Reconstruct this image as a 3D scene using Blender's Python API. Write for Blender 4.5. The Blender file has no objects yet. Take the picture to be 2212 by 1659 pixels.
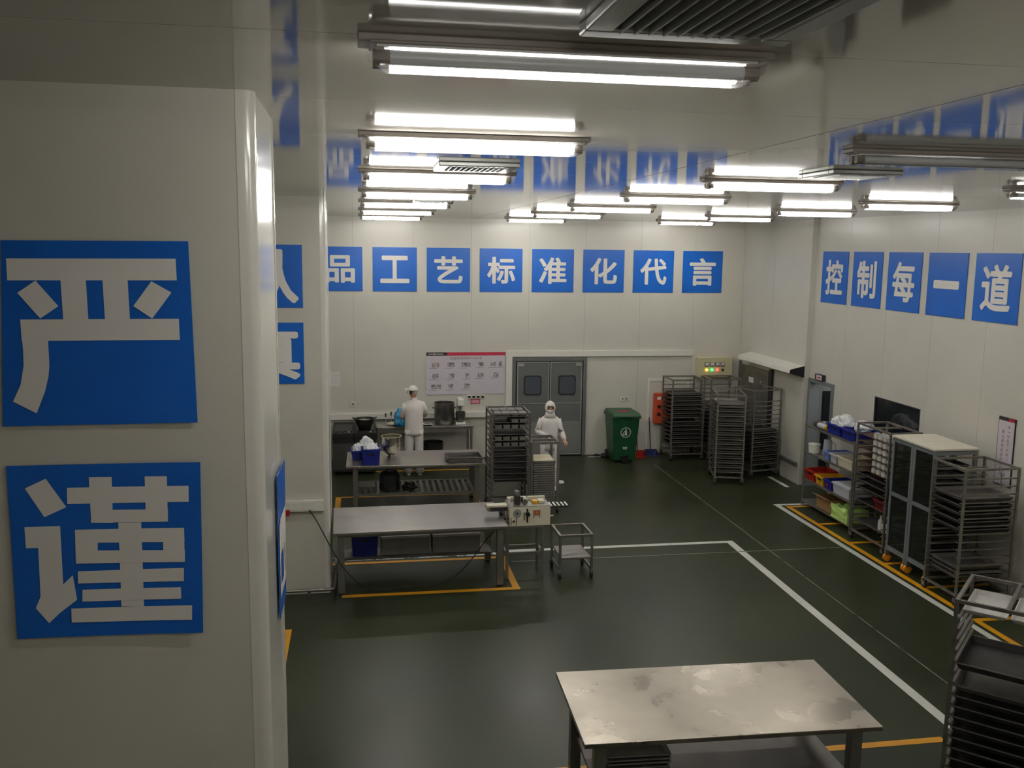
import bpy, bmesh, math, random
from mathutils import Vector, Matrix, noise
PI = math.pi
random.seed(7)
scene = bpy.context.scene
COL = scene.collection

# ------------------------------------------------------------------ camera
H = 4.2
YAW, PITCH, ROLL, FPX = 0.165566, 0.146089, -0.012603, 1991.5
fw = Vector((math.sin(YAW) * math.cos(PITCH), math.cos(YAW) * math.cos(PITCH), -math.sin(PITCH)))
rt = Vector((math.cos(YAW), -math.sin(YAW), 0))
dn = fw.cross(rt)
r2 = math.cos(ROLL) * rt + math.sin(ROLL) * dn
d2 = -math.sin(ROLL) * rt + math.cos(ROLL) * dn
cam = bpy.data.cameras.new('camera')
cam.sensor_fit = 'HORIZONTAL'
cam.sensor_width = 36
cam.lens = 36 * FPX / 2212
cam.clip_start = 0.05
camo = bpy.data.objects.new('camera', cam)
COL.objects.link(camo)
m = Matrix((r2, -d2, -fw)).transposed().to_4x4()
m.translation = (0, 0, H)
camo.matrix_world = m
scene.camera = camo

# ------------------------------------------------------------------ light level
TUBE = 34.0                      # brightness of a lit tube
w = bpy.data.worlds.new('world')
scene.world = w
w.use_nodes = True
w.node_tree.nodes['Background'].inputs[0].default_value = (0.01, 0.01, 0.01, 1)
w.node_tree.nodes['Background'].inputs[1].default_value = 0.2
vs = scene.view_settings
vs.view_transform = 'Standard'
vs.look = 'None'
vs.gamma = 1
vs.use_curve_mapping = False
vs.exposure = 0.72
scene.cycles.use_denoising = True
scene.cycles.max_bounces = 6
scene.cycles.diffuse_bounces = 3
scene.cycles.glossy_bounces = 3
scene.cycles.use_adaptive_sampling = True
scene.cycles.adaptive_threshold = 0.05
scene.cycles.transparent_max_bounces = 12
scene.cycles.sample_clamp_indirect = 6
scene.cycles.caustics_reflective = False
scene.cycles.caustics_refractive = False

# ------------------------------------------------------------------ materials
def s2l(c):
    c /= 255.0
    return c / 12.92 if c <= 0.04045 else ((c + 0.055) / 1.055) ** 2.4
def C(r, g, b):
    return (s2l(r), s2l(g), s2l(b), 1)
MATS = {}
def mat(name, col, rough=0.5, metal=0.0, var=0.0, vs_=5.0, bump=0.0, bs=30.0, rvar=0.0, spec=0.5, coat=0.0, stretch=None, col2=None):
    if name in MATS:
        return MATS[name]
    M = bpy.data.materials.new(name)
    M.use_nodes = True
    nt = M.node_tree
    b = nt.nodes['Principled BSDF']
    b.inputs['Base Color'].default_value = col
    b.inputs['Roughness'].default_value = rough
    b.inputs['Metallic'].default_value = metal
    b.inputs['Specular IOR Level'].default_value = spec
    if coat:
        b.inputs['Coat Weight'].default_value = coat
        b.inputs['Coat Roughness'].default_value = 0.05
    tc = nt.nodes.new('ShaderNodeTexCoord')
    src = tc.outputs['Object']
    if stretch:
        mp = nt.nodes.new('ShaderNodeMapping')
        mp.inputs['Scale'].default_value = stretch
        nt.links.new(src, mp.inputs[0])
        src = mp.outputs[0]
    if var or rvar or col2:
        n = nt.nodes.new('ShaderNodeTexNoise')
        n.inputs['Scale'].default_value = vs_
        n.inputs['Detail'].default_value = 5
        nt.links.new(src, n.inputs[0])
        r = nt.nodes.new('ShaderNodeMapRange')
        r.inputs[1].default_value = 0.3
        r.inputs[2].default_value = 0.7
        nt.links.new(n.outputs[0], r.inputs[0])
        if var or col2:
            mx = nt.nodes.new('ShaderNodeMix')
            mx.data_type = 'RGBA'
            mx.inputs[6].default_value = tuple(c * (1 - var) for c in col[:3]) + (1,)
            mx.inputs[7].default_value = col2 or (tuple(min(1, c * (1 + var)) for c in col[:3]) + (1,))
            nt.links.new(r.outputs[0], mx.inputs[0])
            nt.links.new(mx.outputs[2], b.inputs['Base Color'])
        if rvar:
            r3 = nt.nodes.new('ShaderNodeMapRange')
            r3.inputs[1].default_value = 0.3
            r3.inputs[2].default_value = 0.7
            r3.inputs[3].default_value = max(0.02, rough - rvar)
            r3.inputs[4].default_value = min(1, rough + rvar)
            nt.links.new(n.outputs[0], r3.inputs[0])
            nt.links.new(r3.outputs[0], b.inputs['Roughness'])
    if bump:
        n2 = nt.nodes.new('ShaderNodeTexNoise')
        n2.inputs['Scale'].default_value = bs
        n2.inputs['Detail'].default_value = 3
        nt.links.new(src, n2.inputs[0])
        bp = nt.nodes.new('ShaderNodeBump')
        bp.inputs['Strength'].default_value = bump
        bp.inputs['Distance'].default_value = 0.01
        nt.links.new(n2.outputs[0], bp.inputs['Height'])
        nt.links.new(bp.outputs[0], b.inputs['Normal'])
    MATS[name] = M
    return M
def emat(name, col, strength):
    M = bpy.data.materials.new(name)
    M.use_nodes = True
    b = M.node_tree.nodes['Principled BSDF']
    b.inputs['Base Color'].default_value = col
    b.inputs['Emission Color'].default_value = col
    b.inputs['Emission Strength'].default_value = strength
    MATS[name] = M
    return M
def clearmat(name, tint, gloss=0.08, rough=0.05, scatter=0.0):
    M = bpy.data.materials.new(name)
    M.use_nodes = True
    nt = M.node_tree
    nt.nodes.remove(nt.nodes['Principled BSDF'])
    t = nt.nodes.new('ShaderNodeBsdfTransparent')
    t.inputs[0].default_value = tint
    g = nt.nodes.new('ShaderNodeBsdfGlossy')
    g.inputs['Roughness'].default_value = rough
    fr = nt.nodes.new('ShaderNodeLayerWeight')
    fr.inputs[0].default_value = 0.25
    ad = nt.nodes.new('ShaderNodeMath')
    ad.operation = 'MULTIPLY_ADD'
    ad.inputs[1].default_value = 0.5
    ad.inputs[2].default_value = gloss
    nt.links.new(fr.outputs['Fresnel'], ad.inputs[0])
    mx = nt.nodes.new('ShaderNodeMixShader')
    nt.links.new(ad.outputs[0], mx.inputs[0])
    body = t.outputs[0]
    if scatter:
        tl = nt.nodes.new('ShaderNodeBsdfTranslucent')
        tl.inputs[0].default_value = (0.95, 0.95, 0.95, 1)
        m2 = nt.nodes.new('ShaderNodeMixShader')
        m2.inputs[0].default_value = scatter
        nt.links.new(t.outputs[0], m2.inputs[1])
        nt.links.new(tl.outputs[0], m2.inputs[2])
        body = m2.outputs[0]
    nt.links.new(body, mx.inputs[1])
    nt.links.new(g.outputs[0], mx.inputs[2])
    nt.links.new(mx.outputs[0], nt.nodes['Material Output'].inputs[0])
    MATS[name] = M
    return M
def worn_paint(name, col, under, amount, scale=9.0):
    M = mat(name, col, 0.35)
    nt = M.node_tree
    b = nt.nodes['Principled BSDF']
    tc = nt.nodes.new('ShaderNodeTexCoord')
    n = nt.nodes.new('ShaderNodeTexNoise')
    n.inputs['Scale'].default_value = scale
    n.inputs['Detail'].default_value = 6
    n.inputs['Roughness'].default_value = 0.65
    nt.links.new(tc.outputs['Object'], n.inputs[0])
    r = nt.nodes.new('ShaderNodeMapRange')
    r.inputs[1].default_value = 0.5 + amount
    r.inputs[2].default_value = 0.5 + amount + 0.02
    nt.links.new(n.outputs[0], r.inputs[0])
    mx = nt.nodes.new('ShaderNodeMix')
    mx.data_type = 'RGBA'
    mx.inputs[6].default_value = col
    mx.inputs[7].default_value = under
    nt.links.new(r.outputs[0], mx.inputs[0])
    nt.links.new(mx.outputs[2], b.inputs['Base Color'])
    return M

GREEN = (0.027, 0.033, 0.015, 1)
panel = mat('panel_wall', C(206, 203, 192), 0.30, var=0.03, vs_=1.5, bump=0.02, bs=4, spec=0.5)
pillar_m = mat('pillar_panel', C(200, 197, 186), 0.22, var=0.04, vs_=2.0, bump=0.03, bs=120, spec=0.5)
gloss_trim = mat('corner_profile', C(214, 211, 202), 0.14, spec=0.6)
ceil_m = mat('ceiling_panel', C(188, 182, 172), 0.06, var=0.04, vs_=1.2, bump=0.012, bs=3.0, spec=0.62)
joint = mat('panel_joint', C(150, 147, 138), 0.7)
floor_m = mat('green_epoxy', GREEN, 0.34, var=0.22, vs_=0.8, rvar=0.05, bump=0.01, bs=9, spec=0.22)
white_line = worn_paint('white_floor_paint', C(205, 206, 198), (0.05, 0.065, 0.05, 1), 0.17)
white_worn = worn_paint('chipped_white_paint', C(200, 203, 203), GREEN, 0.02, 7.0)
yellow_line = worn_paint('orange_floor_paint', C(214, 150, 22), (0.25, 0.16, 0.02, 1), 0.16)
joint_line = worn_paint('floor_joint', C(120, 124, 112), GREEN, 0.06, 3.0)
steel = mat('brushed_steel', (0.40, 0.375, 0.34, 1), 0.34, 0.9, var=0.12, vs_=2.6, rvar=0.06, bump=0.035, bs=16)
steel_leg = mat('steel_tube', (0.25, 0.24, 0.215, 1), 0.42, 0.8, var=0.1)
steel_dark = mat('dull_steel', (0.22, 0.21, 0.19, 1), 0.5, 0.6, var=0.2)
rack_m = mat('rack_steel', (0.25, 0.235, 0.205, 1), 0.42, 0.65, var=0.2, vs_=8)
rack_blk = mat('sooty_steel', (0.14, 0.128, 0.112, 1), 0.5, 0.5, var=0.2, vs_=8)
tray_dark = mat('dark_tray', (0.035, 0.033, 0.032, 1), 0.42, 0.3, var=0.3, vs_=6)
tray_mid = mat('grey_tray', (0.16, 0.15, 0.14, 1), 0.42, 0.6, var=0.2, vs_=6)
rim_highlight = mat('tray_rim_highlight', (0.24, 0.22, 0.20, 1), 0.38, 0.6, var=0.25, vs_=14)  # lighter colour stands in for the highlight along tray rims
tray_alu = mat('aluminium_tray', (0.50, 0.48, 0.45, 1), 0.38, 0.8, var=0.15, vs_=4)
tin_m = mat('blackened_tin', (0.045, 0.042, 0.038, 1), 0.5, 0.3, var=0.3)
rubber = mat('black_rubber', (0.015, 0.015, 0.014, 1), 0.7)
black_p = mat('black_plastic', (0.012, 0.012, 0.012, 1), 0.35)
white_p = mat('white_plastic', C(222, 220, 210), 0.4)
cream = mat('cream_enamel', C(214, 208, 184), 0.35, var=0.03)
blue_sign = mat('blue_sign_sheet', (0.0, 0.115, 0.54, 1), 0.3, var=0.05, vs_=3)
sign_white = mat('white_sign_letter', C(226, 222, 216), 0.42)
blue_p = mat('blue_plastic', (0.012, 0.022, 0.24, 1), 0.4, var=0.1)
green_p = mat('green_plastic', (0.008, 0.07, 0.022, 1), 0.38, var=0.12)
red_p = mat('red_plastic', (0.38, 0.02, 0.015, 1), 0.4)
yellow_p = mat('yellow_plastic', (0.72, 0.38, 0.02, 1), 0.4)
clear_p = mat('frosted_plastic', C(196, 196, 204), 0.35)
card = mat('brown_cardboard', C(150, 118, 78), 0.8, var=0.1)
lime = mat('lime_paper', C(176, 214, 120), 0.7, var=0.06)
paper = mat('white_paper', C(222, 220, 216), 0.7)
film = mat('white_film', C(218, 220, 222), 0.35, var=0.05, vs_=12)
lilac = mat('poster_sheet', C(206, 198, 206), 0.4, var=0.03)
crimson = mat('crimson_print', C(186, 40, 66), 0.5)
charcoal_print = mat('charcoal_print', C(46, 42, 44), 0.5)
grey_print = mat('grey_print', C(120, 112, 118), 0.5)
photo_m = mat('photo_print', C(70, 60, 62), 0.5, vs_=26, col2=C(205, 196, 196))
maroon_print = mat('maroon_print', C(150, 50, 78), 0.5)
door_grey = mat('grey_door_skin', C(100, 102, 100), 0.4, var=0.05)
door_kick = mat('grey_kick_plate', C(122, 123, 119), 0.42)
frame_alu = mat('aluminium_edge', C(170, 172, 168), 0.35, 0.5)
dark_gl = mat('dark_glass', (0.012, 0.014, 0.018, 1), 0.08, spec=0.6)
dim_glass = mat('grey_window_glass', (0.075, 0.085, 0.105, 1), 0.1, spec=0.6)
cloth_w = mat('white_cotton', C(226, 220, 216), 0.85, var=0.04, vs_=9, bump=0.25, bs=14)
skin_m = mat('skin', C(196, 148, 122), 0.55)
hair_m = mat('dark_hair', (0.02, 0.016, 0.014, 1), 0.6)
mask_m = mat('mask_cloth', C(216, 214, 214), 0.8)
cab_frame = mat('grey_blue_frame', C(128, 134, 136), 0.4, 0.3)
cab_top = mat('off_white_top', C(214, 208, 190), 0.4, var=0.03)
orange_w = mat('yellow_caster_wheel', C(226, 150, 30), 0.5)
interior = mat('corridor_wall', C(120, 124, 123), 0.5)
red_box = mat('orange_red_box', C(196, 74, 40), 0.45)
panel_box = mat('khaki_enamel', C(204, 198, 160), 0.4)
cyan_bag = mat('blue_film', C(60, 150, 196), 0.35, var=0.15, vs_=9)
flour = mat('flour_paste', C(226, 216, 186), 0.8, var=0.05)
lamp_body = mat('lamp_housing', C(150, 142, 134), 0.4, 0.1)
lamp_pan = mat('lamp_reflector', C(225, 224, 220), 0.3)
tube_off = mat('unlit_tube', C(225, 226, 226), 0.25)
tube_on = emat('lit_tube', (1.0, 0.975, 0.925, 1), TUBE)
lamp_clear = clearmat('clear_cover', (0.97, 0.97, 0.97, 1), 0.03, 0.04, 0.035)
cab_glass = clearmat('smoked_panel', (0.62, 0.63, 0.62, 1), 0.03, 0.12)
clear_tub = clearmat('clear_tub_wall', (0.75, 0.76, 0.80, 1), 0.12, 0.1)
led_red = emat('red_indicator', (1.0, 0.06, 0.03, 1), 2.5)
led_green = emat('green_indicator', (0.05, 1.0, 0.2, 1), 2)
led_amber = emat('amber_indicator', (1.0, 0.5, 0.05, 1), 2.5)

# ------------------------------------------------------------------ mesh helpers
class MB:
    def __init__(s):
        s.v = []
        s.f = []
    def add(s, vs_, fs):
        o = len(s.v)
        s.v += [tuple(p) for p in vs_]
        s.f += [tuple(i + o for i in f) for f in fs]
        return s
    def box(s, x0, x1, y0, y1, z0, z1):
        return s.add([(x0, y0, z0), (x1, y0, z0), (x1, y1, z0), (x0, y1, z0), (x0, y0, z1), (x1, y0, z1), (x1, y1, z1), (x0, y1, z1)],
                     [(0, 3, 2, 1), (4, 5, 6, 7), (0, 1, 5, 4), (1, 2, 6, 5), (2, 3, 7, 6), (3, 0, 4, 7)])
    def taper(s, b, t):
        # b, t: (x0,x1,y0,y1,z)
        return s.add([(b[0], b[2], b[4]), (b[1], b[2], b[4]), (b[1], b[3], b[4]), (b[0], b[3], b[4]),
                      (t[0], t[2], t[4]), (t[1], t[2], t[4]), (t[1], t[3], t[4]), (t[0], t[3], t[4])],
                     [(0, 3, 2, 1), (4, 5, 6, 7), (0, 1, 5, 4), (1, 2, 6, 5), (2, 3, 7, 6), (3, 0, 4, 7)])
    def bar(s, a, b, w_, h_=None):
        a, b = Vector(a), Vector(b)
        h_ = h_ or w_
        d = (b - a).normalized()
        up = Vector((0, 0, 1)) if abs(d.z) < 0.95 else Vector((0, 1, 0))
        r = d.cross(up).normalized() * w_ / 2
        u = r.cross(d).normalized() * h_ / 2
        P = [a - r - u, a + r - u, a + r + u, a - r + u, b - r - u, b + r - u, b + r + u, b - r + u]
        return s.add(P, [(0, 1, 2, 3), (7, 6, 5, 4), (4, 5, 1, 0), (5, 6, 2, 1), (6, 7, 3, 2), (7, 4, 0, 3)])
    def cyl(s, a, b, r, r_b=None, n=12):
        a, b = Vector(a), Vector(b)
        r_b = r if r_b is None else r_b
        d = (b - a).normalized()
        up = Vector((0, 0, 1)) if abs(d.z) < 0.95 else Vector((1, 0, 0))
        p = d.cross(up).normalized()
        q = p.cross(d)
        V = []
        for c, rr in ((a, r), (b, r_b)):
            for i in range(n):
                t = 2 * PI * i / n
                V.append(c + (p * math.cos(t) + q * math.sin(t)) * rr)
        F = [(i, n + i, n + (i + 1) % n, (i + 1) % n) for i in range(n)]
        F += [tuple(range(n)), tuple(reversed(range(n, 2 * n)))]
        return s.add(V, F)
    def tube(s, pts, r, n=8):
        pts = [Vector(p) for p in pts]
        V, F = [], []
        for k, p in enumerate(pts):
            d = (pts[min(k + 1, len(pts) - 1)] - pts[max(k - 1, 0)]).normalized()
            up = Vector((0, 0, 1)) if abs(d.z) < 0.9 else Vector((0, 1, 0))
            a = d.cross(up).normalized()
            b = a.cross(d)
            V += [p + (a * math.cos(2 * PI * i / n) + b * math.sin(2 * PI * i / n)) * r for i in range(n)]
        for k in range(len(pts) - 1):
            F += [(k * n + i, (k + 1) * n + i, (k + 1) * n + (i + 1) % n, k * n + (i + 1) % n) for i in range(n)]
        F += [tuple(range(n)), tuple(reversed(range((len(pts) - 1) * n, len(pts) * n)))]
        return s.add(V, F)
    def lathe(s, prof, c=(0, 0, 0), n=24):
        V, F = [], []
        for r, z in prof:
            V += [(c[0] + r * math.cos(2 * PI * i / n), c[1] + r * math.sin(2 * PI * i / n), c[2] + z) for i in range(n)]
        for k in range(len(prof) - 1):
            F += [(k * n + i, k * n + (i + 1) % n, (k + 1) * n + (i + 1) % n, (k + 1) * n + i) for i in range(n)]
        return s.add(V, F)
    def loft(s, rings, n=20, cap=True):
        # rings: (cx,cy,cz,rx,ry)
        V, F = [], []
        for cx, cy, cz, rx, ry in rings:
            V += [(cx + rx * math.cos(2 * PI * i / n), cy + ry * math.sin(2 * PI * i / n), cz) for i in range(n)]
        for k in range(len(rings) - 1):
            F += [(k * n + i, k * n + (i + 1) % n, (k + 1) * n + (i + 1) % n, (k + 1) * n + i) for i in range(n)]
        if cap:
            F += [tuple(reversed(range(n))), tuple(range((len(rings) - 1) * n, len(rings) * n))]
        return s.add(V, F)
    def sweep(s, pts, rs, n=12):
        o = len(s.v)
        s.tube(pts, 1.0, n)
        for k, p in enumerate(pts):
            for i in range(n):
                v = Vector(s.v[o + k * n + i])
                s.v[o + k * n + i] = tuple(Vector(p) + (v - Vector(p)) * rs[k])
        return s
    def poly(s, pts, ext):
        pts = [Vector(p) for p in pts]
        e = Vector(ext)
        n = len(pts)
        F = [tuple(range(n)), tuple(reversed(range(n, 2 * n)))]
        F += [(i, n + i, n + (i + 1) % n, (i + 1) % n) for i in range(n)]
        return s.add(pts + [p + e for p in pts], F)
    def mesh(s, name, material, smooth=False):
        me = bpy.data.meshes.new(name)
        me.from_pydata(s.v, [], s.f)
        bm = bmesh.new()
        bm.from_mesh(me)
        bmesh.ops.recalc_face_normals(bm, faces=bm.faces)
        bm.to_mesh(me)
        bm.free()
        me.materials.append(material)
        if smooth:
            for p in me.polygons:
                p.use_smooth = True
            if smooth != 'all':
                me.set_sharp_from_angle(angle=math.radians(40))
        return me
    def build(s, name, material, parent=None, smooth=False, bevel=0, loc=None):
        return link(name, s.mesh(name, material, smooth), parent, bevel, loc)
def link(name, me, parent=None, bevel=0, loc=None, rz=0):
    o = bpy.data.objects.new(name, me)
    COL.objects.link(o)
    o.parent = parent
    if loc:
        o.location = loc
    if rz:
        o.rotation_euler.z = rz
    if bevel:
        md = o.modifiers.new('bevel', 'BEVEL')
        md.width = bevel
        md.segments = 2
        md.limit_method = 'ANGLE'
    return o
def tag(o, label, cat, group=None, kind=None):
    o['label'] = label
    o['category'] = cat
    if group:
        o['group'] = group
    if kind:
        o['kind'] = kind
    return o
def thing(name, label, cat, loc=(0, 0, 0), rz=0, group=None, kind=None):
    o = bpy.data.objects.new(name, None)
    COL.objects.link(o)
    o.empty_display_size = 0.1
    o.location = loc
    o.rotation_euler.z = rz
    return tag(o, label, cat, group, kind)
def dup(root, loc, rz=0, label=None, group=None):
    r = root.copy()
    COL.objects.link(r)
    r.location = loc
    r.rotation_euler.z = rz
    if label:
        r['label'] = label
    if group:
        r['group'] = group
    for ch in list(root.children):
        c = ch.copy()
        COL.objects.link(c)
        c.parent = r
        for g in ch.children:
            d = g.copy()
            COL.objects.link(d)
            d.parent = c
    return r
def struct(o):
    o['kind'] = 'structure'
    return o
def B(*a):
    return MB().box(*a)

def blob(name, size, material, seed, amp=0.25, parent=None, sub=4, flat=True):
    bm = bmesh.new()
    bmesh.ops.create_icosphere(bm, subdivisions=sub, radius=1)
    for v in bm.verts:
        n = noise.noise(v.co * 1.6 + Vector((seed * 3.1, seed, 0))) + 0.5 * noise.noise(v.co * 4 + Vector((seed, 0, seed * 2)))
        rg = abs(noise.noise(v.co * 3.3 + Vector((0, seed, 1)))) + 0.5 * abs(noise.noise(v.co * 7.1 + Vector((seed, 2, 0))))
        v.co *= 1 + amp * n + amp * 0.8 * (0.3 - rg)
        v.co = Vector((v.co.x * size[0] / 2, v.co.y * size[1] / 2, v.co.z * size[2] / 2))
        if flat:
            v.co.z = max(v.co.z, -size[2] * 0.32) + size[2] * 0.32
    me = bpy.data.meshes.new(name)
    bm.to_mesh(me)
    bm.free()
    me.materials.append(material)
    for p in me.polygons:
        p.use_smooth = True
    return link(name, me, parent)

GLYPH = {}
def glyph(text, offset=0.0):
    """flat outline of a short text, centred, height of one em = 1"""
    key = (text, offset)
    if key in GLYPH:
        return GLYPH[key]
    c = bpy.data.curves.new('letter_outline', 'FONT')
    c.body = text
    c.offset = offset
    c.resolution_u = 4
    c.fill_mode = 'FRONT'
    o = bpy.data.objects.new('letter_outline', c)
    COL.objects.link(o)
    bpy.context.view_layer.update()
    me = bpy.data.meshes.new_from_object(o.evaluated_get(bpy.context.evaluated_depsgraph_get()))
    vs_ = [v.co.copy() for v in me.vertices]
    fs = [tuple(p.vertices) for p in me.polygons]
    bpy.data.objects.remove(o)
    bpy.data.curves.remove(c)
    bpy.data.meshes.remove(me)
    if vs_:
        x0, x1 = min(v.x for v in vs_), max(v.x for v in vs_)
        y0, y1 = min(v.y for v in vs_), max(v.y for v in vs_)
        vs_ = [(v.x - (x0 + x1) / 2, v.y - (y0 + y1) / 2) for v in vs_]
        GLYPH[key] = (vs_, fs, x1 - x0, y1 - y0)
    else:
        GLYPH[key] = ([], [], 1, 1)
    return GLYPH[key]
def letter(name, text, material, parent, fn, offset=0.0, width=None, height=None):
    """fn maps (u,v) metres on the sheet to a 3D point"""
    vs_, fs, gw, gh = glyph(text)
    if not vs_:
        return None
    gw, gh = gw + 2 * offset, gh + 2 * offset
    sx = (width / gw) if width else (height / gh)
    sy = (height / gh) if height else (width / gw)
    mb = MB()
    if offset:
        for k in range(12):
            a = 2 * PI * k / 12
            mb.add([fn((x + offset * math.cos(a)) * sx, (y + offset * math.sin(a)) * sy, 0.0003 * k) for x, y in vs_], fs)
    else:
        mb.add([fn(x * sx, y * sy) for x, y in vs_], fs)
    me = bpy.data.meshes.new(name)
    me.from_pydata(mb.v, [], mb.f)
    me.materials.append(material)
    return link(name, me, parent)

# ------------------------------------------------------------------ room shell
XL, XR, XR1, YF, YB, ZC = -3.6, 7.95, 7.86, -0.7, 18.15, 4.76
YS = 15.27
floor = struct(B(XL - 0.2, XR + 2.2, YF - 0.2, YB + 0.2, -0.15, 0).build('floor', floor_m))
ceiling = struct(B(XL - 0.2, XR + 0.2, YF - 0.2, YB + 0.2, ZC + 0.006, ZC + 0.15).build('ceiling', mat('ceiling_joint', C(64, 62, 58), 0.7)))
yy = 2.6 - 3 * 1.125
GAP = 0.002
ys = []
while yy < YB:
    ys.append(yy)
    yy += 1.125
ys.append(YB)
ys = [max(v, YF) for v in ys]
for a, b in zip(ys[:-1], ys[1:]):
    if b - a < 0.05:
        continue
    for x0, x1 in ((XL, 2.19), (2.19, XR)):
        B(x0 + 2 * GAP, x1 - 2 * GAP, a + GAP, b - GAP, ZC, ZC + 0.02).build('ceiling_panel', ceil_m, ceiling)

def panels(parent, axis, fixed, sign, cuts, holes, z1=ZC):
    """one upright sandwich panel per interval; holes (a0,a1,z0,z1) stay open"""
    for a, b in zip(cuts[:-1], cuts[1:]):
        lo, hi = min(a, b) + GAP, max(a, b) - GAP
        xs = {lo, hi}
        zs = {0.0, z1}
        hs = [h for h in holes if h[0] < hi and h[1] > lo]
        for h in hs:
            xs |= {min(max(h[0], lo), hi), min(max(h[1], lo), hi)}
            zs |= {h[2], h[3]}
        xs, zs = sorted(xs), sorted(zs)
        mb = MB()
        for p, q in zip(xs[:-1], xs[1:]):
            for r, t in zip(zs[:-1], zs[1:]):
                cx, cz = (p + q) / 2, (r + t) / 2
                if any(h[0] < cx < h[1] and h[2] < cz < h[3] for h in hs):
                    continue
                f0, f1 = sorted((fixed, fixed + sign * 0.05))
                if axis == 'y':
                    mb.box(p, q, f0, f1, r, t)
                else:
                    mb.box(f0, f1, p, q, r, t)
        mb.build('wall_panel', panel, parent)
wall_back = struct(B(XL - 0.2, XR + 0.2, YB + 0.006, YB + 0.2, 0, ZC).build('wall_back', joint))
panels(wall_back, 'y', YB, 1, [XL, -2.4, -1.25, -0.1, 1.05, 2.2, 3.35, 4.5, 5.65, 6.8, XR1], [])
DOORH = (14.42, 15.2, 0, 1.93)
WINH = (11.92, 13.12, 1.32, 1.985)
wr = MB()
for a, b, z0, z1 in ((YF, 11.92, 0, ZC), (11.92, 13.12, 0, 1.32), (11.92, 13.12, 1.985, ZC), (13.12, 14.42, 0, ZC), (14.42, 15.2, 1.93, ZC), (15.2, YB, 0, ZC)):
    wr.box(XR + 0.006, XR + 0.15, a, b, z0, z1)
wall_right = struct(wr.build('wall_right', joint))
cuts = [YS]
while cuts[-1] > YF + 0.3:
    cuts.append(max(YF, cuts[-1] - 1.15))
panels(wall_right, 'x', XR, 1, cuts, [DOORH, WINH])
B(XR1, XR + 0.05, YS, YS + 1.44, 0, ZC).build('wall_panel', panel, wall_right)
B(XR1, XR + 0.05, YS + 1.446, YB, 0, ZC).build('wall_panel', panel, wall_right)
wall_left = struct(B(XL - 0.2, XL, YF - 0.2, YB + 0.2, 0, ZC).build('wall_left', panel))
wall_front = struct(B(XL - 0.2, XR + 0.2, YF - 0.2, YF, 0, ZC).build('wall_front', panel))
# passage behind the open doorway and the dark room behind the service window
co = MB()
co.box(XR + 0.16, XR + 2.6, 15.45, 15.55, 0, 2.5)
co.box(XR + 0.16, XR + 2.6, 13.2, 13.3, 0, 2.5)
co.box(XR + 2.5, XR + 2.6, 13.3, 15.45, 0, 2.5)
co.box(XR + 0.16, XR + 2.6, 13.2, 15.55, 2.5, 2.6)
struct(co.build('wall_passage', interior))
struct(B(XR + 0.38, XR + 1.3, 15.42, 15.449, 0, 1.70).build('door_4', dark_gl))

def pillar(y0, y1, label):
    x0, x1 = -1.52, -0.375
    t = thing('pillar', label, 'pillar', (x1, y0, 0), kind='structure')
    MB().box(x0 - x1, -0.055, 0, 0.06, 0, ZC).box(x0 - x1, -0.006, 0.045, y1 - y0 - 0.05, 0, ZC).build('pillar_core', joint, t)
    B(x0 - x1 + 0.05, -0.062, -0.006, 0.03, 0, ZC).build('front_panel', pillar_m, t)
    B(-0.03, 0.0, 0.062, y1 - y0 - 0.062, 0, ZC).build('side_panel', gloss_trim, t)
    B(x0 - x1, -0.03 + (x0 - x1) + 0.06, 0.062, y1 - y0 - 0.062, 0, ZC).build('side_panel', pillar_m, t)
    B(x0 - x1 + 0.05, -0.062, y1 - y0 - 0.06, y1 - y0, 0, ZC).build('rear_panel', pillar_m, t)
    for ysgn, yb in ((1, 0.0), (-1, y1 - y0)):
        for xsgn, xb in ((-1, 0.0), (1, x0 - x1)):
            mb = MB()
            n = 6
            R = 0.035
            out = [(-0.062, -0.008)]
            out += [(-R + (R + 0.006) * math.sin(k * PI / 2 / n), R - (R + 0.006) * math.cos(k * PI / 2 / n)) for k in range(n + 1)]
            out += [(0.006, 0.062), (-0.006, 0.062), (-0.04, 0.04), (-0.062, 0.004)]
            pts = []
            for a, b in out:
                pts.append((xb + (a if xsgn < 0 else -a), yb + b * ysgn, 0))
            mb.poly(pts, (0, 0, ZC))
            mb.build('corner_profile', gloss_trim, t, smooth=True)
    return t
pillar_1 = pillar(3.6, 4.39, 'large grey panelled pillar in the left foreground with two blue signs')
pillar_2 = pillar(11.02, 11.8, 'farther grey panelled pillar behind the foreground pillar, socket trunking on it')

# trims on the back wall
def strip(name, args, label, cat='trunking', m_=white_p, bev=0.004):
    return tag(B(*args).build(name, m_, bevel=bev), label, cat)
struct(B(2.89, 6.82, YB - 0.045, YB, 2.045, 2.165).build('trim_1', white_p, bevel=0.005))
struct(B(2.90, 3.03, YB - 0.05, YB, 0.02, 2.045).build('trim_2', white_p, bevel=0.005))
struct(B(-2.2, 2.9, YB - 0.075, YB, 0.83, 0.945).build('trim_3', white_p, bevel=0.005))
struct(B(XR1 - 0.06, XR1, 15.34, 16.25, 0.345, 0.40).build('trim_4', steel_dark, bevel=0.004))

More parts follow.
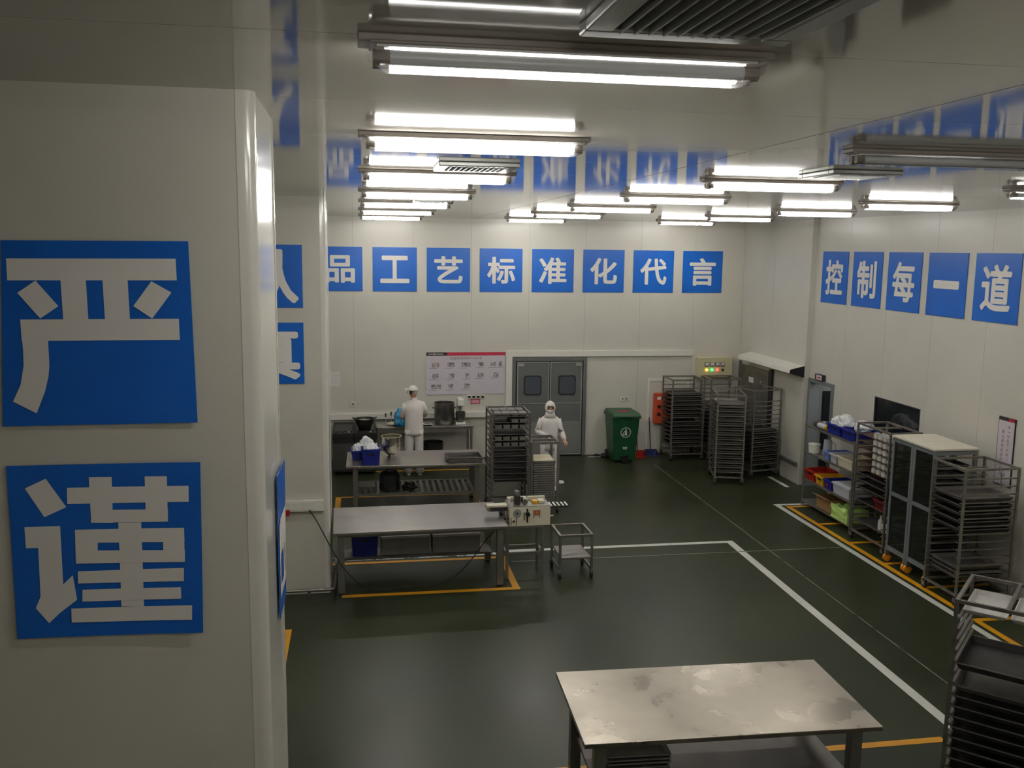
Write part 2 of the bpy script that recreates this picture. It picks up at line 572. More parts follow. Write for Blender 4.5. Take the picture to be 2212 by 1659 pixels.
# ------------------------------------------------------------------ floor markings
def line(x0, x1, y0, y1, m_, name='floor_line', skew=0.0):
    mb = MB()
    mb.add([(x0, y0, 0.0002), (x1, y0, 0.0002), (x1 + skew, y1, 0.0002), (x0 + skew, y1, 0.0002), (x0, y0, 0.002), (x1, y0, 0.002), (x1 + skew, y1, 0.002), (x0 + skew, y1, 0.002)],
           [(0, 3, 2, 1), (4, 5, 6, 7), (0, 1, 5, 4), (1, 2, 6, 5), (2, 3, 7, 6), (3, 0, 4, 7)])
    return mb.build(name, m_, floor)
WL, OL = 'white_line', 'orange_line'
line(1.9, 5.36, 12.24, 12.33, white_line, WL)
line(-0.37, 1.9, 12.15, 12.25, white_worn, WL)
line(5.06, 5.17, 1.0, 12.24, white_line, WL, skew=0.19)
line(-0.42, 1.95, 12.0, 12.075, yellow_line, OL)
line(-0.24, 1.95, 10.82, 10.9, yellow_line, OL)
line(1.86, 1.945, 10.9, 12.0, yellow_line, OL)
line(-0.84, -0.77, 7.5, 9.95, yellow_line, OL)
line(-0.42, -0.33, 13.6, 15.4, yellow_line, OL)
line(-0.33, 1.97, 15.36, 15.42, yellow_line, OL)
line(1.90, 1.97, 13.6, 15.36, yellow_line, OL)
line(-0.4, 2.2, 17.12, 17.18, yellow_line, OL)
line(6.83, 6.92, 1.0, 14.10, white_line, WL)
line(6.92, XR, 14.02, 14.10, white_line, WL)
line(6.98, 7.06, 9.52, 13.96, yellow_line, OL)
line(7.06, XR, 13.89, 13.96, yellow_line, OL)
for yk in (12.94, 12.01, 11.1, 10.2):
    line(7.06, XR, yk - 0.035, yk + 0.035, yellow_line, OL)
line(6.98, 7.06, 3.0, 9.2, yellow_line, OL)
line(7.06, XR, 9.12, 9.2, yellow_line, OL)
line(0.9, 5.0, 6.76, 6.84, yellow_line, OL)
line(0.9, 0.98, 4.0, 6.76, yellow_line, OL)
line(4.59, 4.97, 17.89, 17.95, white_line, WL)
line(7.56, 7.64, 15.15, 15.92, white_line, WL)
line(5.675, 5.69, 5.0, 17.1, joint_line, 'joint_line', skew=0.06)
line(2.0, 6.8, 11.83, 11.85, joint_line, 'joint_line')

# ------------------------------------------------------------------ ceiling lamps
def make_lamp(lit, label):
    L = 1.17
    t = thing('ceiling_lamp', label, 'ceiling lamp', (0, 0, ZC), group='twin tube ceiling lamps')
    MB().box(0, L, -0.055, 0.055, -0.022, 0).box(0.03, L - 0.03, -0.062, 0.062, -0.028, -0.018).build('housing', lamp_body, t, bevel=0.004)
    B(0.05, L - 0.05, -0.05, 0.05, -0.034, -0.028).build('reflector', lamp_pan, t)
    for k, sy in enumerate((-0.027, 0.027)):
        MB().cyl((0.075, sy, -0.058), (L - 0.075, sy, -0.058), 0.02, n=14).build('tube', tube_on if lit[k] else tube_off, t, smooth=True)
        for a, b in ((0.04, 0.085), (L - 0.085, L - 0.04)):
            MB().cyl((a, sy, -0.058), (b, sy, -0.058), 0.021, n=12).box(a + 0.005, b - 0.015, sy - 0.012, sy + 0.012, -0.055, -0.034).build('lamp_holder', lamp_body, t)
    mb = MB()
    x0, x1 = 0.02, L - 0.02
    prof = [(-0.058, -0.028), (-0.056, -0.06), (-0.038, -0.088), (0.038, -0.088), (0.056, -0.06), (0.058, -0.028)]
    ins = [0.0, 0.012, 0.05, 0.05, 0.012, 0.0]
    n = len(prof)
    V = [(x0 + i, y, z) for (y, z), i in zip(prof, ins)] + [(x1 - i, y, z) for (y, z), i in zip(prof, ins)]
    F = [(i, i + 1, n + i + 1, n + i) for i in range(n - 1)]
    F += [(0, 1, 4, 5), (1, 2, 3, 4), (n, n + 1, n + 4, n + 5), (n + 1, n + 2, n + 3, n + 4)]
    mb.add(V, F)
    mb.build('clear_cover', lamp_clear, t)
    return t
LY = [2.62, 4.74, 6.98, 9.42, 11.65, 14.2, 16.9]
ords = ['nearest', 'second nearest', 'third', 'fourth', 'fifth', 'sixth', 'farthest']
two = make_lamp((1, 1), 'x')
one = make_lamp((0, 1), 'x')
off = make_lamp((0, 0), 'x')
for k, y in enumerate(LY):
    src = one if k == 0 else two
    lb = ('nearest ceiling lamp, large across the top with one tube lit' if k == 0 else
          ords[k] + ' lit tube lamp of the left ceiling row')
    if k == 0:
        one.location = (0.005, y, ZC)
        one['label'] = lb
    elif k == 1:
        two.location = (0.005, y, ZC)
        two['label'] = lb
    else:
        dup(two, (0.005, y, ZC), 0, lb)
off.location = (2.64, 4.80, ZC)
off['label'] = 'unlit dark tube lamp under the ceiling near the right edge'
for k, y in enumerate([7.03, 9.3, 11.75, 14.3, 16.95]):
    dup(two, (2.66, y, ZC), 0, ['nearest', 'second', 'third', 'fourth', 'farthest'][k] + ' lit tube lamp of the middle ceiling row')
for k, y in enumerate([7.23, 9.6, 11.8, 14.35, 16.9]):
    dup(one if k == 0 else two, (5.46 + 0.02 * k, y, ZC), 0,
        'partly lit tube lamp cut off by the right edge' if k == 0 else
        ['', 'nearest whole', 'second whole', 'third whole', 'farthest'][k] + ' lit tube lamp of the right ceiling row')

pl = dup(two, (XR + 0.5, 14.2, 2.49), 0, 'added unseen tube lamp in the passage behind the open doorway')  # unseen lamp added to brighten the passage wall
# unseen lamps added along the lamp grid, mainly to brighten the near pillar
for x, y, lb in ((2.66, 0.35, 'added unseen lit tube lamp above and right of the viewpoint'), (5.46, 0.35, 'added unseen lit tube lamp of the right row beside the viewpoint'), (-2.9, 7.0, 'unseen lit tube lamp of the hidden left bay, nearer one'), (-2.9, 14.2, 'unseen lit tube lamp of the hidden left bay, farther one'), (5.46, 4.8, 'added unseen lit tube lamp right of the unlit one'), (0.005, 0.35, 'added unseen half lit tube lamp right above the viewpoint')):
    dup(one if x < 0.1 and y < 1 else two, (x, y, ZC), 0, lb)

# ------------------------------------------------------------------ ceiling vents
def vent(cx, cy, sx, sy, label, n):
    t = thing('ceiling_vent', label, 'vent', (cx, cy, ZC), group='square ceiling vents')
    mb = MB()
    fr = 0.07
    for a in ((-sx, sx, -sy, -sy + fr), (-sx, sx, sy - fr, sy), (-sx, -sx + fr, -sy + fr, sy - fr), (sx - fr, sx, -sy + fr, sy - fr)):
        mb.box(a[0], a[1], a[2], a[3], -0.03, 0)
    mb.build('frame', frame_alu, t, bevel=0.006)
    B(-sx + 0.02, sx - 0.02, -sy + 0.02, sy - 0.02, -0.006, -0.002).build('duct_opening', steel_dark, t)
    for i in range(n):
        x = -sx + fr + (i + 0.5) * (2 * sx - 2 * fr) / n
        MB().bar((x, -sy + fr, -0.02), (x, sy - fr, -0.02), 0.006, 0.03).build('louvre', frame_alu, t)
vent(0.83, 2.08, 0.275, 0.29, 'large louvred ceiling vent cut by the top edge', 11)
vent(0.80, 6.42, 0.27, 0.24, 'louvred ceiling vent by the third lamp of the left row', 11)
vent(0.88, 11.25, 0.22, 0.2, 'small far ceiling vent in the left lamp row', 11)
vent(3.45, 6.22, 0.26, 0.26, 'louvred ceiling vent beside the nearest middle row lamp', 11)

# ------------------------------------------------------------------ blue signs
def grid_sheet(fn, w_, h_, th, nx=6, ny=6):
    mb = MB()
    V, F = [], []
    for side in (0, 1):
        for j in range(ny + 1):
            for i in range(nx + 1):
                V.append(fn((i / nx - 0.5) * w_, (j / ny - 0.5) * h_, -side * th))
    N = (nx + 1) * (ny + 1)
    for j in range(ny):
        for i in range(nx):
            a = j * (nx + 1) + i
            F.append((a, a + 1, a + nx + 2, a + nx + 1))
            F.append((N + a, N + a + nx + 1, N + a + nx + 2, N + a + 1))
    for i in range(nx):
        F.append((i, N + i, N + i + 1, i + 1))
        a = ny * (nx + 1) + i
        F.append((a, a + 1, N + a + 1, N + a))
    for j in range(ny):
        a = j * (nx + 1)
        F.append((a, a + nx + 1, N + a + nx + 1, N + a))
        a += nx
        F.append((a, N + a, N + a + nx + 1, a + nx + 1))
    return mb.add(V, F)
def wall_sign(ch, org, du, w_, h_, label, group, cw, chh, off_=0.026, name='blue_sign'):
    """org: centre on the wall; du: unit vector to the reader's right"""
    du = Vector(du)
    nrm = du.cross(Vector((0, 0, 1)))
    t = thing(name, label, 'sign', org, group=group)
    def fn(lift):
        return lambda u, v, d=0.0: tuple(du * u + Vector((0, 0, v)) + nrm * (lift + d))
    grid_sheet(fn(0.012), w_, h_, 0.01, 1, 1).build('sheet', blue_sign, t)
    letter('character', ch, sign_white, t, fn(0.0135), off_, cw * w_, chh * h_)
    return t
BW = 0.85
back_row = '品工艺标准化代言'
pos = ['half hidden by the pillar at the left end', 'second', 'third', 'fourth', 'fifth', 'sixth', 'seventh', 'last at the right end']
for k, ch in enumerate(back_row):
    wall_sign(ch, (-0.345 + 1.0435 * k, YB, 3.768), (1, 0, 0), BW, BW,
              ('blue sign reading %s on the back wall, ' % ch) + (pos[k] + ' of the row' if k else 'half hidden by the pillar'), 'blue character signs on the back wall',
              0.66, 0.62 if ch != '言' else 0.66)
pos = ['first', 'second', 'third', 'fourth', 'last']
for k, ch in enumerate('控制每一道'):
    wall_sign(ch, (XR, 15.01 - BW / 2 - 1.013 * k, 3.78), (0, -1, 0), BW, 0.87,
              'blue square sign reading %s on the right wall, %s of the row' % (ch, pos[k]), 'blue character signs on the right wall',
              0.66, 0.13 if ch == '一' else 0.68)
# the two signs on the far pillar
for ch, z0, z1 in (('认', 3.485, 4.21), ('真', 2.592, 3.312)):
    wall_sign(ch, (-1.003, 11.014, (z0 + z1) / 2), (1, 0, 0), 0.725, z1 - z0,
              'blue sign reading %s on the farther pillar, %s of its two' % (ch, 'upper' if ch == '认' else 'lower'),
              'blue character signs on the far pillar', 0.88, 0.86, 0.032)
# the two big signs on the near pillar: bowed sheets, hand-cut strokes
YAN = [[(0.027, 0.095), (0.927, 0.094), (0.928, 0.211), (0.032, 0.211)], [(0.308, 0.205), (0.441, 0.205), (0.448, 0.422), (0.317, 0.422)], [(0.529, 0.205), (0.663, 0.205), (0.667, 0.424), (0.535, 0.423)], [(0.178, 0.212), (0.294, 0.349), (0.199, 0.415), (0.083, 0.277)], [(0.79, 0.216), (0.896, 0.277), (0.786, 0.418), (0.688, 0.35)], [(0.096, 0.42), (0.929, 0.42), (0.929, 0.537), (0.102, 0.535)], [(0.096, 0.42), (0.237, 0.42), (0.237, 0.537), (0.241, 0.67), (0.235, 0.732), (0.216, 0.812), (0.172, 0.931), (0.054, 0.864), (0.093, 0.774), (0.11, 0.668), (0.108, 0.579)]]
JIN = [[(0.195, 0.076), (0.292, 0.242), (0.177, 0.296), (0.087, 0.129)], [(0.073, 0.35), (0.255, 0.35), (0.255, 0.689), (0.307, 0.638), (0.324, 0.782), (0.23, 0.856), (0.171, 0.914), (0.106, 0.823), (0.134, 0.756), (0.136, 0.472), (0.074, 0.472)], [(0.3, 0.131), (0.936, 0.133), (0.935, 0.226), (0.298, 0.224)], [(0.415, 0.073), (0.533, 0.074), (0.53, 0.34), (0.416, 0.336)], [(0.705, 0.075), (0.822, 0.076), (0.821, 0.338), (0.704, 0.337)], [(0.417, 0.262), (0.823, 0.268), (0.821, 0.338), (0.416, 0.336)], [(0.558, 0.339), (0.679, 0.339), (0.68, 0.834), (0.558, 0.829)], [(0.331, 0.373), (0.907, 0.376), (0.908, 0.459), (0.329, 0.45)], [(0.331, 0.373), (0.448, 0.377), (0.442, 0.572), (0.327, 0.57)], [(0.793, 0.378), (0.907, 0.376), (0.907, 0.574), (0.791, 0.576)], [(0.329, 0.494), (0.909, 0.507), (0.908, 0.576), (0.328, 0.57)], [(0.335, 0.615), (0.902, 0.611), (0.9, 0.689), (0.334, 0.686)], [(0.355, 0.723), (0.883, 0.724), (0.884, 0.792), (0.352, 0.793)], [(0.292, 0.831), (0.943, 0.832), (0.941, 0.918), (0.291, 0.914)]]
def big_sign(corners, strokes, y0, lift, label):
    TL, TR, BR, BL = corners
    t = thing('blue_sign', label, 'sign', (TL[0], y0, BL[1]), group='big blue signs on the near pillar')
    def pt(u, v, d):
        x = (TL[0] * (1 - u) + TR[0] * u) * (1 - v) + (BL[0] * (1 - u) + BR[0] * u) * v
        z = (TL[1] * (1 - u) + TR[1] * u) * (1 - v) + (BL[1] * (1 - u) + BR[1] * u) * v
        return (x - TL[0], -0.004 - d - lift(u, v), z - BL[1])
    grid_sheet(lambda a, b, d: pt(a + 0.5, 0.5 - b, 0.006 + d), 1, 1, 0.004, 10, 10).build('sheet', blue_sign, t, smooth=True)
    mb = MB()
    for i, s in enumerate(strokes):
        # finely cut so the letter follows the bowed sheet
        bm = bmesh.new()
        vs_ = [bm.verts.new((u, v, 0)) for u, v in s]
        bm.faces.new(vs_)
        bmesh.ops.triangulate(bm, faces=bm.faces)
        bmesh.ops.subdivide_edges(bm, edges=bm.edges, cuts=3, use_grid_fill=True)
        bm.verts.index_update()
        mb.add([pt(v.co.x, v.co.y, 0.0075 + 0.00025 * i) for v in bm.verts], [tuple(v.index for v in f.verts) for f in bm.faces])
        bm.free()
    me = bpy.data.meshes.new('character')
    me.from_pydata(mb.v, [], mb.f)
    me.materials.append(sign_white)
    link('character', me, t)
big_sign([(-1.258, 4.206), (-0.616, 4.211), (-0.606, 3.534), (-1.292, 3.531)], YAN, 3.592, lambda u, v: 0.006 * u * u + 0.004 * v * v,
         'big blue sign reading 严 on the near pillar, upper of its two')
big_sign([(-1.292, 3.381), (-0.601, 3.381), (-0.612, 2.705), (-1.29, 2.713)], JIN, 3.592, lambda u, v: 0.016 * u * u * u + 0.010 * v * v,
         'big blue sign reading 谨 on the near pillar, lower of its two')
# a sheet peeling off the side of the near pillar
def peel(u, v, d):
    y = 0.17 - u
    c = 0.010 + 0.045 * max(0, v + 0.05) ** 1.2 + 0.02 * (0.5 - u) * 0
    return (c + d, u + 0.0, v)
ps = thing('blue_sign', 'blue sheet curling off the side of the near pillar', 'sign', (-0.375, 4.21, 2.87), group='big blue signs on the near pillar')
grid_sheet(lambda u, v, d: (0.012 + 0.030 * (0.5 + v) * max(0.0, u + 0.25) + d, u, v), 0.32, 0.66, 0.003, 8, 8).build('sheet', blue_sign, ps, smooth=True)
mbk = MB()
for z0, z1, y0, y1 in ((-0.05, 0.12, -0.1, 0.14), (-0.2, 0.1, -0.14, -0.10), (-0.2, 0.1, 0.02, 0.07), (-0.2, 0.1, 0.10, 0.14), (-0.24, -0.19, -0.14, 0.14)):
    mbk.add([(0.0145 + 0.030 * (0.5 + z) * max(0.0, y + 0.25), y, z) for y, z in ((y0, z0), (y1, z0), (y1, z1), (y0, z1))], [(0, 1, 2, 3)])
mbk.build('character', sign_white, ps)

# ------------------------------------------------------------------ back wall fittings
def double_door():
    t = struct(thing('door_1', 'grey double swing door with two small windows in the back wall', 'door', (3.03, YB, 0)))
    MB().box(0, 0.07, -0.07, 0, 0, 2.03).box(1.46, 1.53, -0.07, 0, 0, 2.03).box(0.07, 1.46, -0.07, 0, 1.955, 2.03).build('door_frame', door_grey, t, bevel=0.006)
    B(0.07, 1.46, -0.012, 0, 0.0, 1.955).build('gap_shadow', black_p, t)
    for x0, x1 in ((0.095, 0.757), (0.773, 1.44)):
        lf = B(x0, x1, -0.055, -0.014, 0.025, 1.945).build('door_leaf', door_grey, t)
        e = 0.022
        MB().box(x0, x0 + e, -0.06, -0.0552, 0.025, 1.945).box(x1 - e, x1, -0.06, -0.0552, 0.025, 1.945).box(x0 + e, x1 - e, -0.06, -0.0552, 1.923, 1.945).box(x0 + e, x1 - e, -0.06, -0.0552, 0.025, 0.045).build('edge_strip', frame_alu, lf)
        B(x0 + 0.03, x1 - 0.03, -0.06, -0.0552, 1.09, 1.105).build('kick_strip', frame_alu, lf)
        B(x0 + 0.03, x1 - 0.03, -0.0575, -0.0552, 0.06, 0.72).build('kick_plate', door_kick, lf)
        cx = (x0 + x1) / 2 - (0.01 if x0 < 0.5 else -0.02)
        mb = MB()
        for rr, dd in ((0.0, 0.0),):
            pts = []
            for ax, az in ((1, 1), (-1, 1), (-1, -1), (1, -1)):
                for k in range(5):
                    th = math.atan2(az, ax) - PI / 4 + k * PI / 8
                    pts.append((cx + ax * 0.125 + 0.055 * math.cos(th), -0.064, 1.467 + az * 0.145 + 0.055 * math.sin(th)))
        mb.poly(pts, (0, 0.0085, 0))
        gk = mb.build('window_gasket', rubber, lf)
        MB().poly([(cx + (p[0] - cx) * 0.86, -0.0665, 1.467 + (p[2] - 1.467) * 0.87) for p in pts], (0, 0.0022, 0)).build('window_pane', dim_glass, lf)
        B(x0 + 0.03 if x0 < 0.5 else x1 - 0.14, x0 + 0.14 if x0 < 0.5 else x1 - 0.03, -0.066, -0.0552, 1.86, 1.915).build('hinge_cover', frame_alu, lf)
double_door()

def board():
    t = thing('wall_poster', 'large lilac poster of product photos left of the double door', 'poster', (1.305, YB, 1.30))
    W_, Hh = 1.58, 0.845
    B(0, W_, -0.012, 0, 0, Hh).build('sheet', lilac, t)
    B(0, 0.415, -0.0135, -0.0121, Hh - 0.068, Hh).build('dark_band', charcoal_print, t)
    B(0.415, W_, -0.0135, -0.0121, Hh - 0.068, Hh).build('red_band', crimson, t)
    f = lambda ox, oz: (lambda u, v: (ox + u, -0.0142, oz + v))
    letter('title_text', '纸盒蛋糕成型产品标准', grey_print, t, f(0.79, 0.725), 0.0, 0.64, 0.05)
    MB().box(0.03, 0.34, -0.0142, -0.0136, Hh - 0.04, Hh - 0.03).box(0.15, 0.165, -0.0142, -0.0136, Hh - 0.055, Hh - 0.014).build('logo_text', paper, t)
    ph = [(0.11, 0.545, 0.145, 0.09), (0.42, 0.55, 0.14, 0.09), (0.70, 0.555, 0.185, 0.085), (1.04, 0.56, 0.115, 0.09), (1.29, 0.565, 0.10, 0.085), (1.45, 0.565, 0.065, 0.09),
          (0.12, 0.325, 0.12, 0.09), (0.45, 0.33, 0.11, 0.09), (0.78, 0.335, 0.08, 0.09), (1.03, 0.34, 0.13, 0.09), (1.345, 0.345, 0.10, 0.09),
          (0.10, 0.11, 0.19, 0.09), (0.44, 0.115, 0.10, 0.09), (0.76, 0.125, 0.12, 0.09)]
    for x, z, a, b in ph:
        B(x, x + a, -0.0135, -0.0121, z, z + b).build('photo', photo_m, t)
        B(x - 0.05, x + 0.1, -0.0132, -0.0121, z - 0.03, z - 0.022).build('caption', grey_print, t)
board()
def small_boxes():
    for k in range(4):
        t = thing('wall_switch', ['leftmost', 'second from left', 'third from left', 'rightmost'][k] + ' of four white switches under the lilac poster', 'switch',
                  (2.165 + 0.09 * k, YB, 1.205), group='switches under the poster')
        B(-0.04, 0.04, -0.02, 0, 0, 0.08).build('plate', white_p, t, bevel=0.004)
        B(-0.026, 0.026, -0.026, -0.0201, 0.02, 0.06).build('rocker', black_p, t)
    t = thing('wall_notice', 'small pink notice with red border under the switches', 'notice', (2.29, YB, 1.10))
    B(-0.095, 0.095, -0.006, 0, 0, 0.1).build('border', crimson, t)
    B(-0.08, 0.08, -0.0075, -0.0061, 0.014, 0.086).build('sheet', mat('pink_paper', C(214, 150, 170), 0.6), t)
    t = thing('wall_socket', 'single white socket on the back wall above the stoves', 'socket', (-0.13, YB, 1.09))
    B(-0.045, 0.045, -0.018, 0, 0, 0.09).build('plate', white_p, t, bevel=0.004)
    B(-0.02, 0.02, -0.0195, -0.0181, 0.025, 0.065).build('outlet', grey_print, t)
    for k in range(2):
        t = thing('wall_socket', ('left' if k == 0 else 'right') + ' one of two white sockets above the green bin', 'socket', (5.345 + 0.088 * k, YB, 1.115), group='sockets above the bin')
        B(-0.042, 0.042, -0.018, 0, 0, 0.09).build('plate', white_p, t, bevel=0.004)
        B(-0.018, 0.018, -0.0195, -0.0181, 0.025, 0.065).build('outlet', grey_print, t)
    t = thing('paper_notice', 'white paper sheet taped to the back wall beside the far pillar', 'notice', (-0.48, YB, 1.49))
    B(-0.1, 0.1, -0.004, 0, 0, 0.29).build('sheet', paper, t)
    for z in (0.05, 0.09, 0.13, 0.17, 0.21):
        B(-0.07, 0.07, -0.005, -0.0041, z, z + 0.012).build('printed_row', lilac, t)
    t = thing('control_panel', 'cream control box with round gauges and coloured indicator lights', 'control panel', (6.89, YB, 1.60))
    B(0, 0.75, -0.16, 0, 0, 0.42).build('case', panel_box, t, bevel=0.006)
    B(0.02, 0.73, -0.164, -0.1605, 0.385, 0.40).build('case_lip', panel_box, t)
    for k in range(4):
        x = 0.19 + 0.115 * k
        g = B(x - 0.045, x + 0.045, -0.175, -0.1605, 0.235, 0.325).build('gauge', charcoal_print, t, bevel=0.004)
        B(x - 0.036, x + 0.036, -0.177, -0.1751, 0.255, 0.318).build('dial_face', paper, g)
        MB().cyl((x, -0.1605, 0.165), (x, -0.19, 0.165), 0.024, n=16).build('indicator_light', [led_amber, led_green, led_red, charcoal_print][k], t, smooth=True)
    t = thing('access_hatch', 'pale flush hatch frame in the back wall behind the left rack', 'hatch', (5.87, YB, 0.02))
    MB().box(0, 0.05, -0.02, 0, 0, 1.55).box(0.85, 0.9, -0.02, 0, 0, 1.55).box(0.05, 0.85, -0.02, 0, 1.5, 1.55).build('frame', white_p, t)
    B(0.055, 0.845, -0.01, 0, 0, 1.495).build('leaf', panel, t)
    t = thing('wall_box', 'orange red switch box hanging behind the left tray rack', 'switch box', (6.0, YB - 0.022, 0.65))
    B(0, 0.3, -0.12, 0, 0, 0.63).build('case', red_box, t, bevel=0.006)
    for z in (0.2, 0.36):
        MB().cyl((0.09, -0.12, z), (0.09, -0.16, z), 0.035, n=14).build('knob', black_p, t, smooth=True)
    B(0.05, 0.13, -0.124, -0.1205, 0.5, 0.56).build('sticker', paper, t)
small_boxes()

# ------------------------------------------------------------------ right wall fittings
def right_wall():
    t = thing('door_canopy', 'white sloping hood over the steel sliding door', 'door hood', (XR1, 15.29, 1.97))
    sec = [(0, 0.0), (0, 0.215), (-0.27, 0.15), (-0.285, 0.08)]
    MB().poly([(x, 0.012, z) for x, z in sec], (0, 2.3, 0)).build('hood', white_p, t, bevel=0.004)
    MB().poly([(x * 0.98, 0, z * 0.96 + 0.004) for x, z in sec], (0, 0.011, 0)).build('end_plate', black_p, t)
    MB().poly([(x * 0.98, 2.313, z * 0.96 + 0.004) for x, z in sec], (0, 0.011, 0)).build('end_plate', black_p, t)
    t = struct(thing('door_2', 'steel sliding door under the white hood', 'door', (XR1, 16.5, 0)))
    B(-0.06, -0.02, 0.12, 1.5, 0.03, 1.9).build('door_leaf', steel_dark, t, bevel=0.004)
    B(-0.05, 0, 0.0, 0.115, 0.0, 1.95).build('door_jamb', charcoal_print, t)
    B(-0.05, 0, 1.505, 1.56, 0.0, 1.95).build('door_jamb', steel_leg, t)
    tag(B(XR1 - 0.064, XR1 - 0.061, 17.28, 17.50, 1.58, 1.69).build('paper_notice', paper), 'small white paper stuck on the steel sliding door', 'notice')
    t = struct(thing('door_3', 'open doorway with grey frame in the right wall', 'door', (XR, 14.42, 0)))
    fr = 0.05
    MB().box(-0.03, 0.17, -fr, 0.015, 0, 1.98).box(-0.03, 0.17, 0.765, 0.78 + fr, 0, 1.98).box(-0.03, 0.17, 0.015, 0.765, 1.915, 1.98).build('door_frame', cab_frame, t, bevel=0.004)
    t = thing('exit_sign', 'small sign box above the open doorway', 'sign', (XR, 14.68, 1.995))
    B(-0.07, 0, 0, 0.26, 0, 0.1).build('case', charcoal_print, t, bevel=0.004)
    B(-0.072, -0.0701, 0.015, 0.20, 0.01, 0.09).build('face', lilac, t)
    B(-0.0735, -0.0721, 0.05, 0.16, 0.035, 0.06).build('lettering', crimson, t)
    t = struct(thing('window_1', 'dark service window in the right wall', 'window', (XR, 11.92, 1.32)))
    B(0.02, 0.03, 0.0, 1.2, 0.0, 0.665).build('window_pane', dark_gl, t)
    MB().box(0.0, 0.05, 0, 0.02, 0, 0.665).box(0.0, 0.05, 1.18, 1.2, 0, 0.665).box(0.0, 0.05, 0.02, 1.18, 0.645, 0.665).box(0.0, 0.05, 0.02, 1.18, 0, 0.02).build('window_frame', charcoal_print, t)
    t = thing('wall_poster', 'narrow white poster with vertical red writing on the right wall', 'poster', (XR, 10.26, 1.33))
    B(-0.015, 0, -0.30, 0, 0, 0.865).build('board', charcoal_print, t)
    B(-0.017, -0.0151, -0.29, -0.01, 0.012, 0.82).build('sheet', lilac, t)
    B(-0.0185, -0.0171, -0.29, -0.18, 0.822, 0.86).build('red_band', crimson, t)
    for k, ch in enumerate('每一份私下的努力'):
        letter('written_character', ch, maroon_print, t, lambda u, v, k=k: (-0.0182, -0.20 - u, 0.75 - 0.058 * k + v), 0.0, None, 0.012 if ch == '一' else 0.042) if ch != '一' else \
            letter('written_character', ch, maroon_print, t, lambda u, v, k=k: (-0.0182, -0.20 - u, 0.75 - 0.058 * k + v), 0.0, 0.04, 0.008)
    for k, ch in enumerate('都会得到成倍的回报'):
        letter('written_character', ch, maroon_print, t, lambda u, v, k=k: (-0.0182, -0.10 - u, 0.68 - 0.058 * k + v), 0.0, None, 0.042)
    mb = MB()
    for a, b, r in (((-0.15, 0.03), (-0.14, 0.12), 0.012), ((-0.14, 0.10), (-0.19, 0.17), 0.008), ((-0.14, 0.11), (-0.10, 0.18), 0.008), ((-0.17, 0.14), (-0.21, 0.15), 0.006), ((-0.12, 0.14), (-0.07, 0.15), 0.006), ((-0.14, 0.12), (-0.145, 0.2), 0.006), ((-0.22, 0.03), (-0.08, 0.025), 0.006)):
        mb.bar((-0.018, a[0], a[1]), (-0.018, b[0], b[1]), r, 0.0012)
    mb.build('ink_tree', charcoal_print, t)
right_wall()

# ------------------------------------------------------------------ steel work tables
def worktable(name, label, loc, rz, w_, d_, h_, leg, shelf, inset=0.09, group='steel work tables', shelf_span=None, slats=0, top_m=None):
    t = thing(name, label, 'table', loc, rz, group)
    x, y = w_ / 2, d_ / 2
    B(-x, x, -y, y, h_ - 0.035, h_).build('tabletop', top_m or steel, t, bevel=0.004)
    for sx in (-1, 1):
        for sy in (-1, 1):
            cx, cy = sx * (x - inset), sy * (y - inset)
            lg = B(cx - leg / 2, cx + leg / 2, cy - leg / 2, cy + leg / 2, 0.025, h_ - 0.0352).build('leg', steel_leg, t, bevel=0.003)
            MB().cyl((cx, cy, 0), (cx, cy, 0.0248), leg * 0.45, n=10).build('foot', rubber, lg)
    ix, iy = x - inset, y - inset
    for a, b in (((-ix, -iy), (ix, -iy)), ((-ix, iy), (ix, iy))):
        MB().bar((a[0] + leg / 2, a[1], h_ - 0.06), (b[0] - leg / 2, b[1], h_ - 0.06), 0.03, 0.045).build('apron', steel_leg, t)
    for s in (-1, 1):
        MB().bar((s * ix, -iy + leg / 2, h_ - 0.06), (s * ix, iy - leg / 2, h_ - 0.06), 0.03, 0.045).build('apron', steel_leg, t)
    if shelf:
        s0, s1 = shelf_span or (-iy, iy)
        if slats:
            for yy_ in (s0, s1):
                MB().bar((-ix, yy_, shelf), (ix, yy_, shelf), 0.035, 0.04).build('shelf_rail', steel_leg, t)
            for k in range(slats):
                xx = -ix + 0.06 + k * (2 * ix - 0.12) / (slats - 1)
                MB().bar((xx, s0 + 0.02, shelf + 0.01), (xx, s1 - 0.02, shelf + 0.01), 0.05, 0.012).build('shelf_slat', steel_leg, t)
        else:
            B(-ix, ix, s0, s1, shelf - 0.03, shelf).build('shelf', shelf_m, t, bevel=0.003)
    return t
shelf_m = mat('dull_shelf_steel', (0.17, 0.155, 0.14, 1), 0.5, 0.7, var=0.15, vs_=4)
front_top = mat('front_steel_top', (0.32, 0.285, 0.235, 1), 0.31, 0.9, var=0.14, vs_=3.0, rvar=0.09, bump=0.07, bs=13)
worktable('work_table', 'steel work table at the bottom of the picture', (2.633, 6.317, 0), math.radians(-1.75), 2.21, 1.115, 0.8, 0.085, 0.34, 0.14, top_m=front_top)
worktable('work_table', 'steel work table in front of the far pillar, coding machine at its end', (0.72, 11.42, 0), math.radians(1.2), 2.13, 1.11, 0.8, 0.08, 0.26, 0.09, shelf_span=(0.1, 0.46))
worktable('work_table', 'steel work table with slatted shelf holding the blue crates and bowl', (0.885, 14.78, 0), math.radians(-0.6), 2.21, 1.06, 0.8, 0.075, 0.30, 0.14, slats=19)
worktable('work_table', 'steel counter along the back wall under the steel pot', (1.237, 17.74, 0), 0, 1.86, 0.66, 0.8, 0.045, None, 0.04)

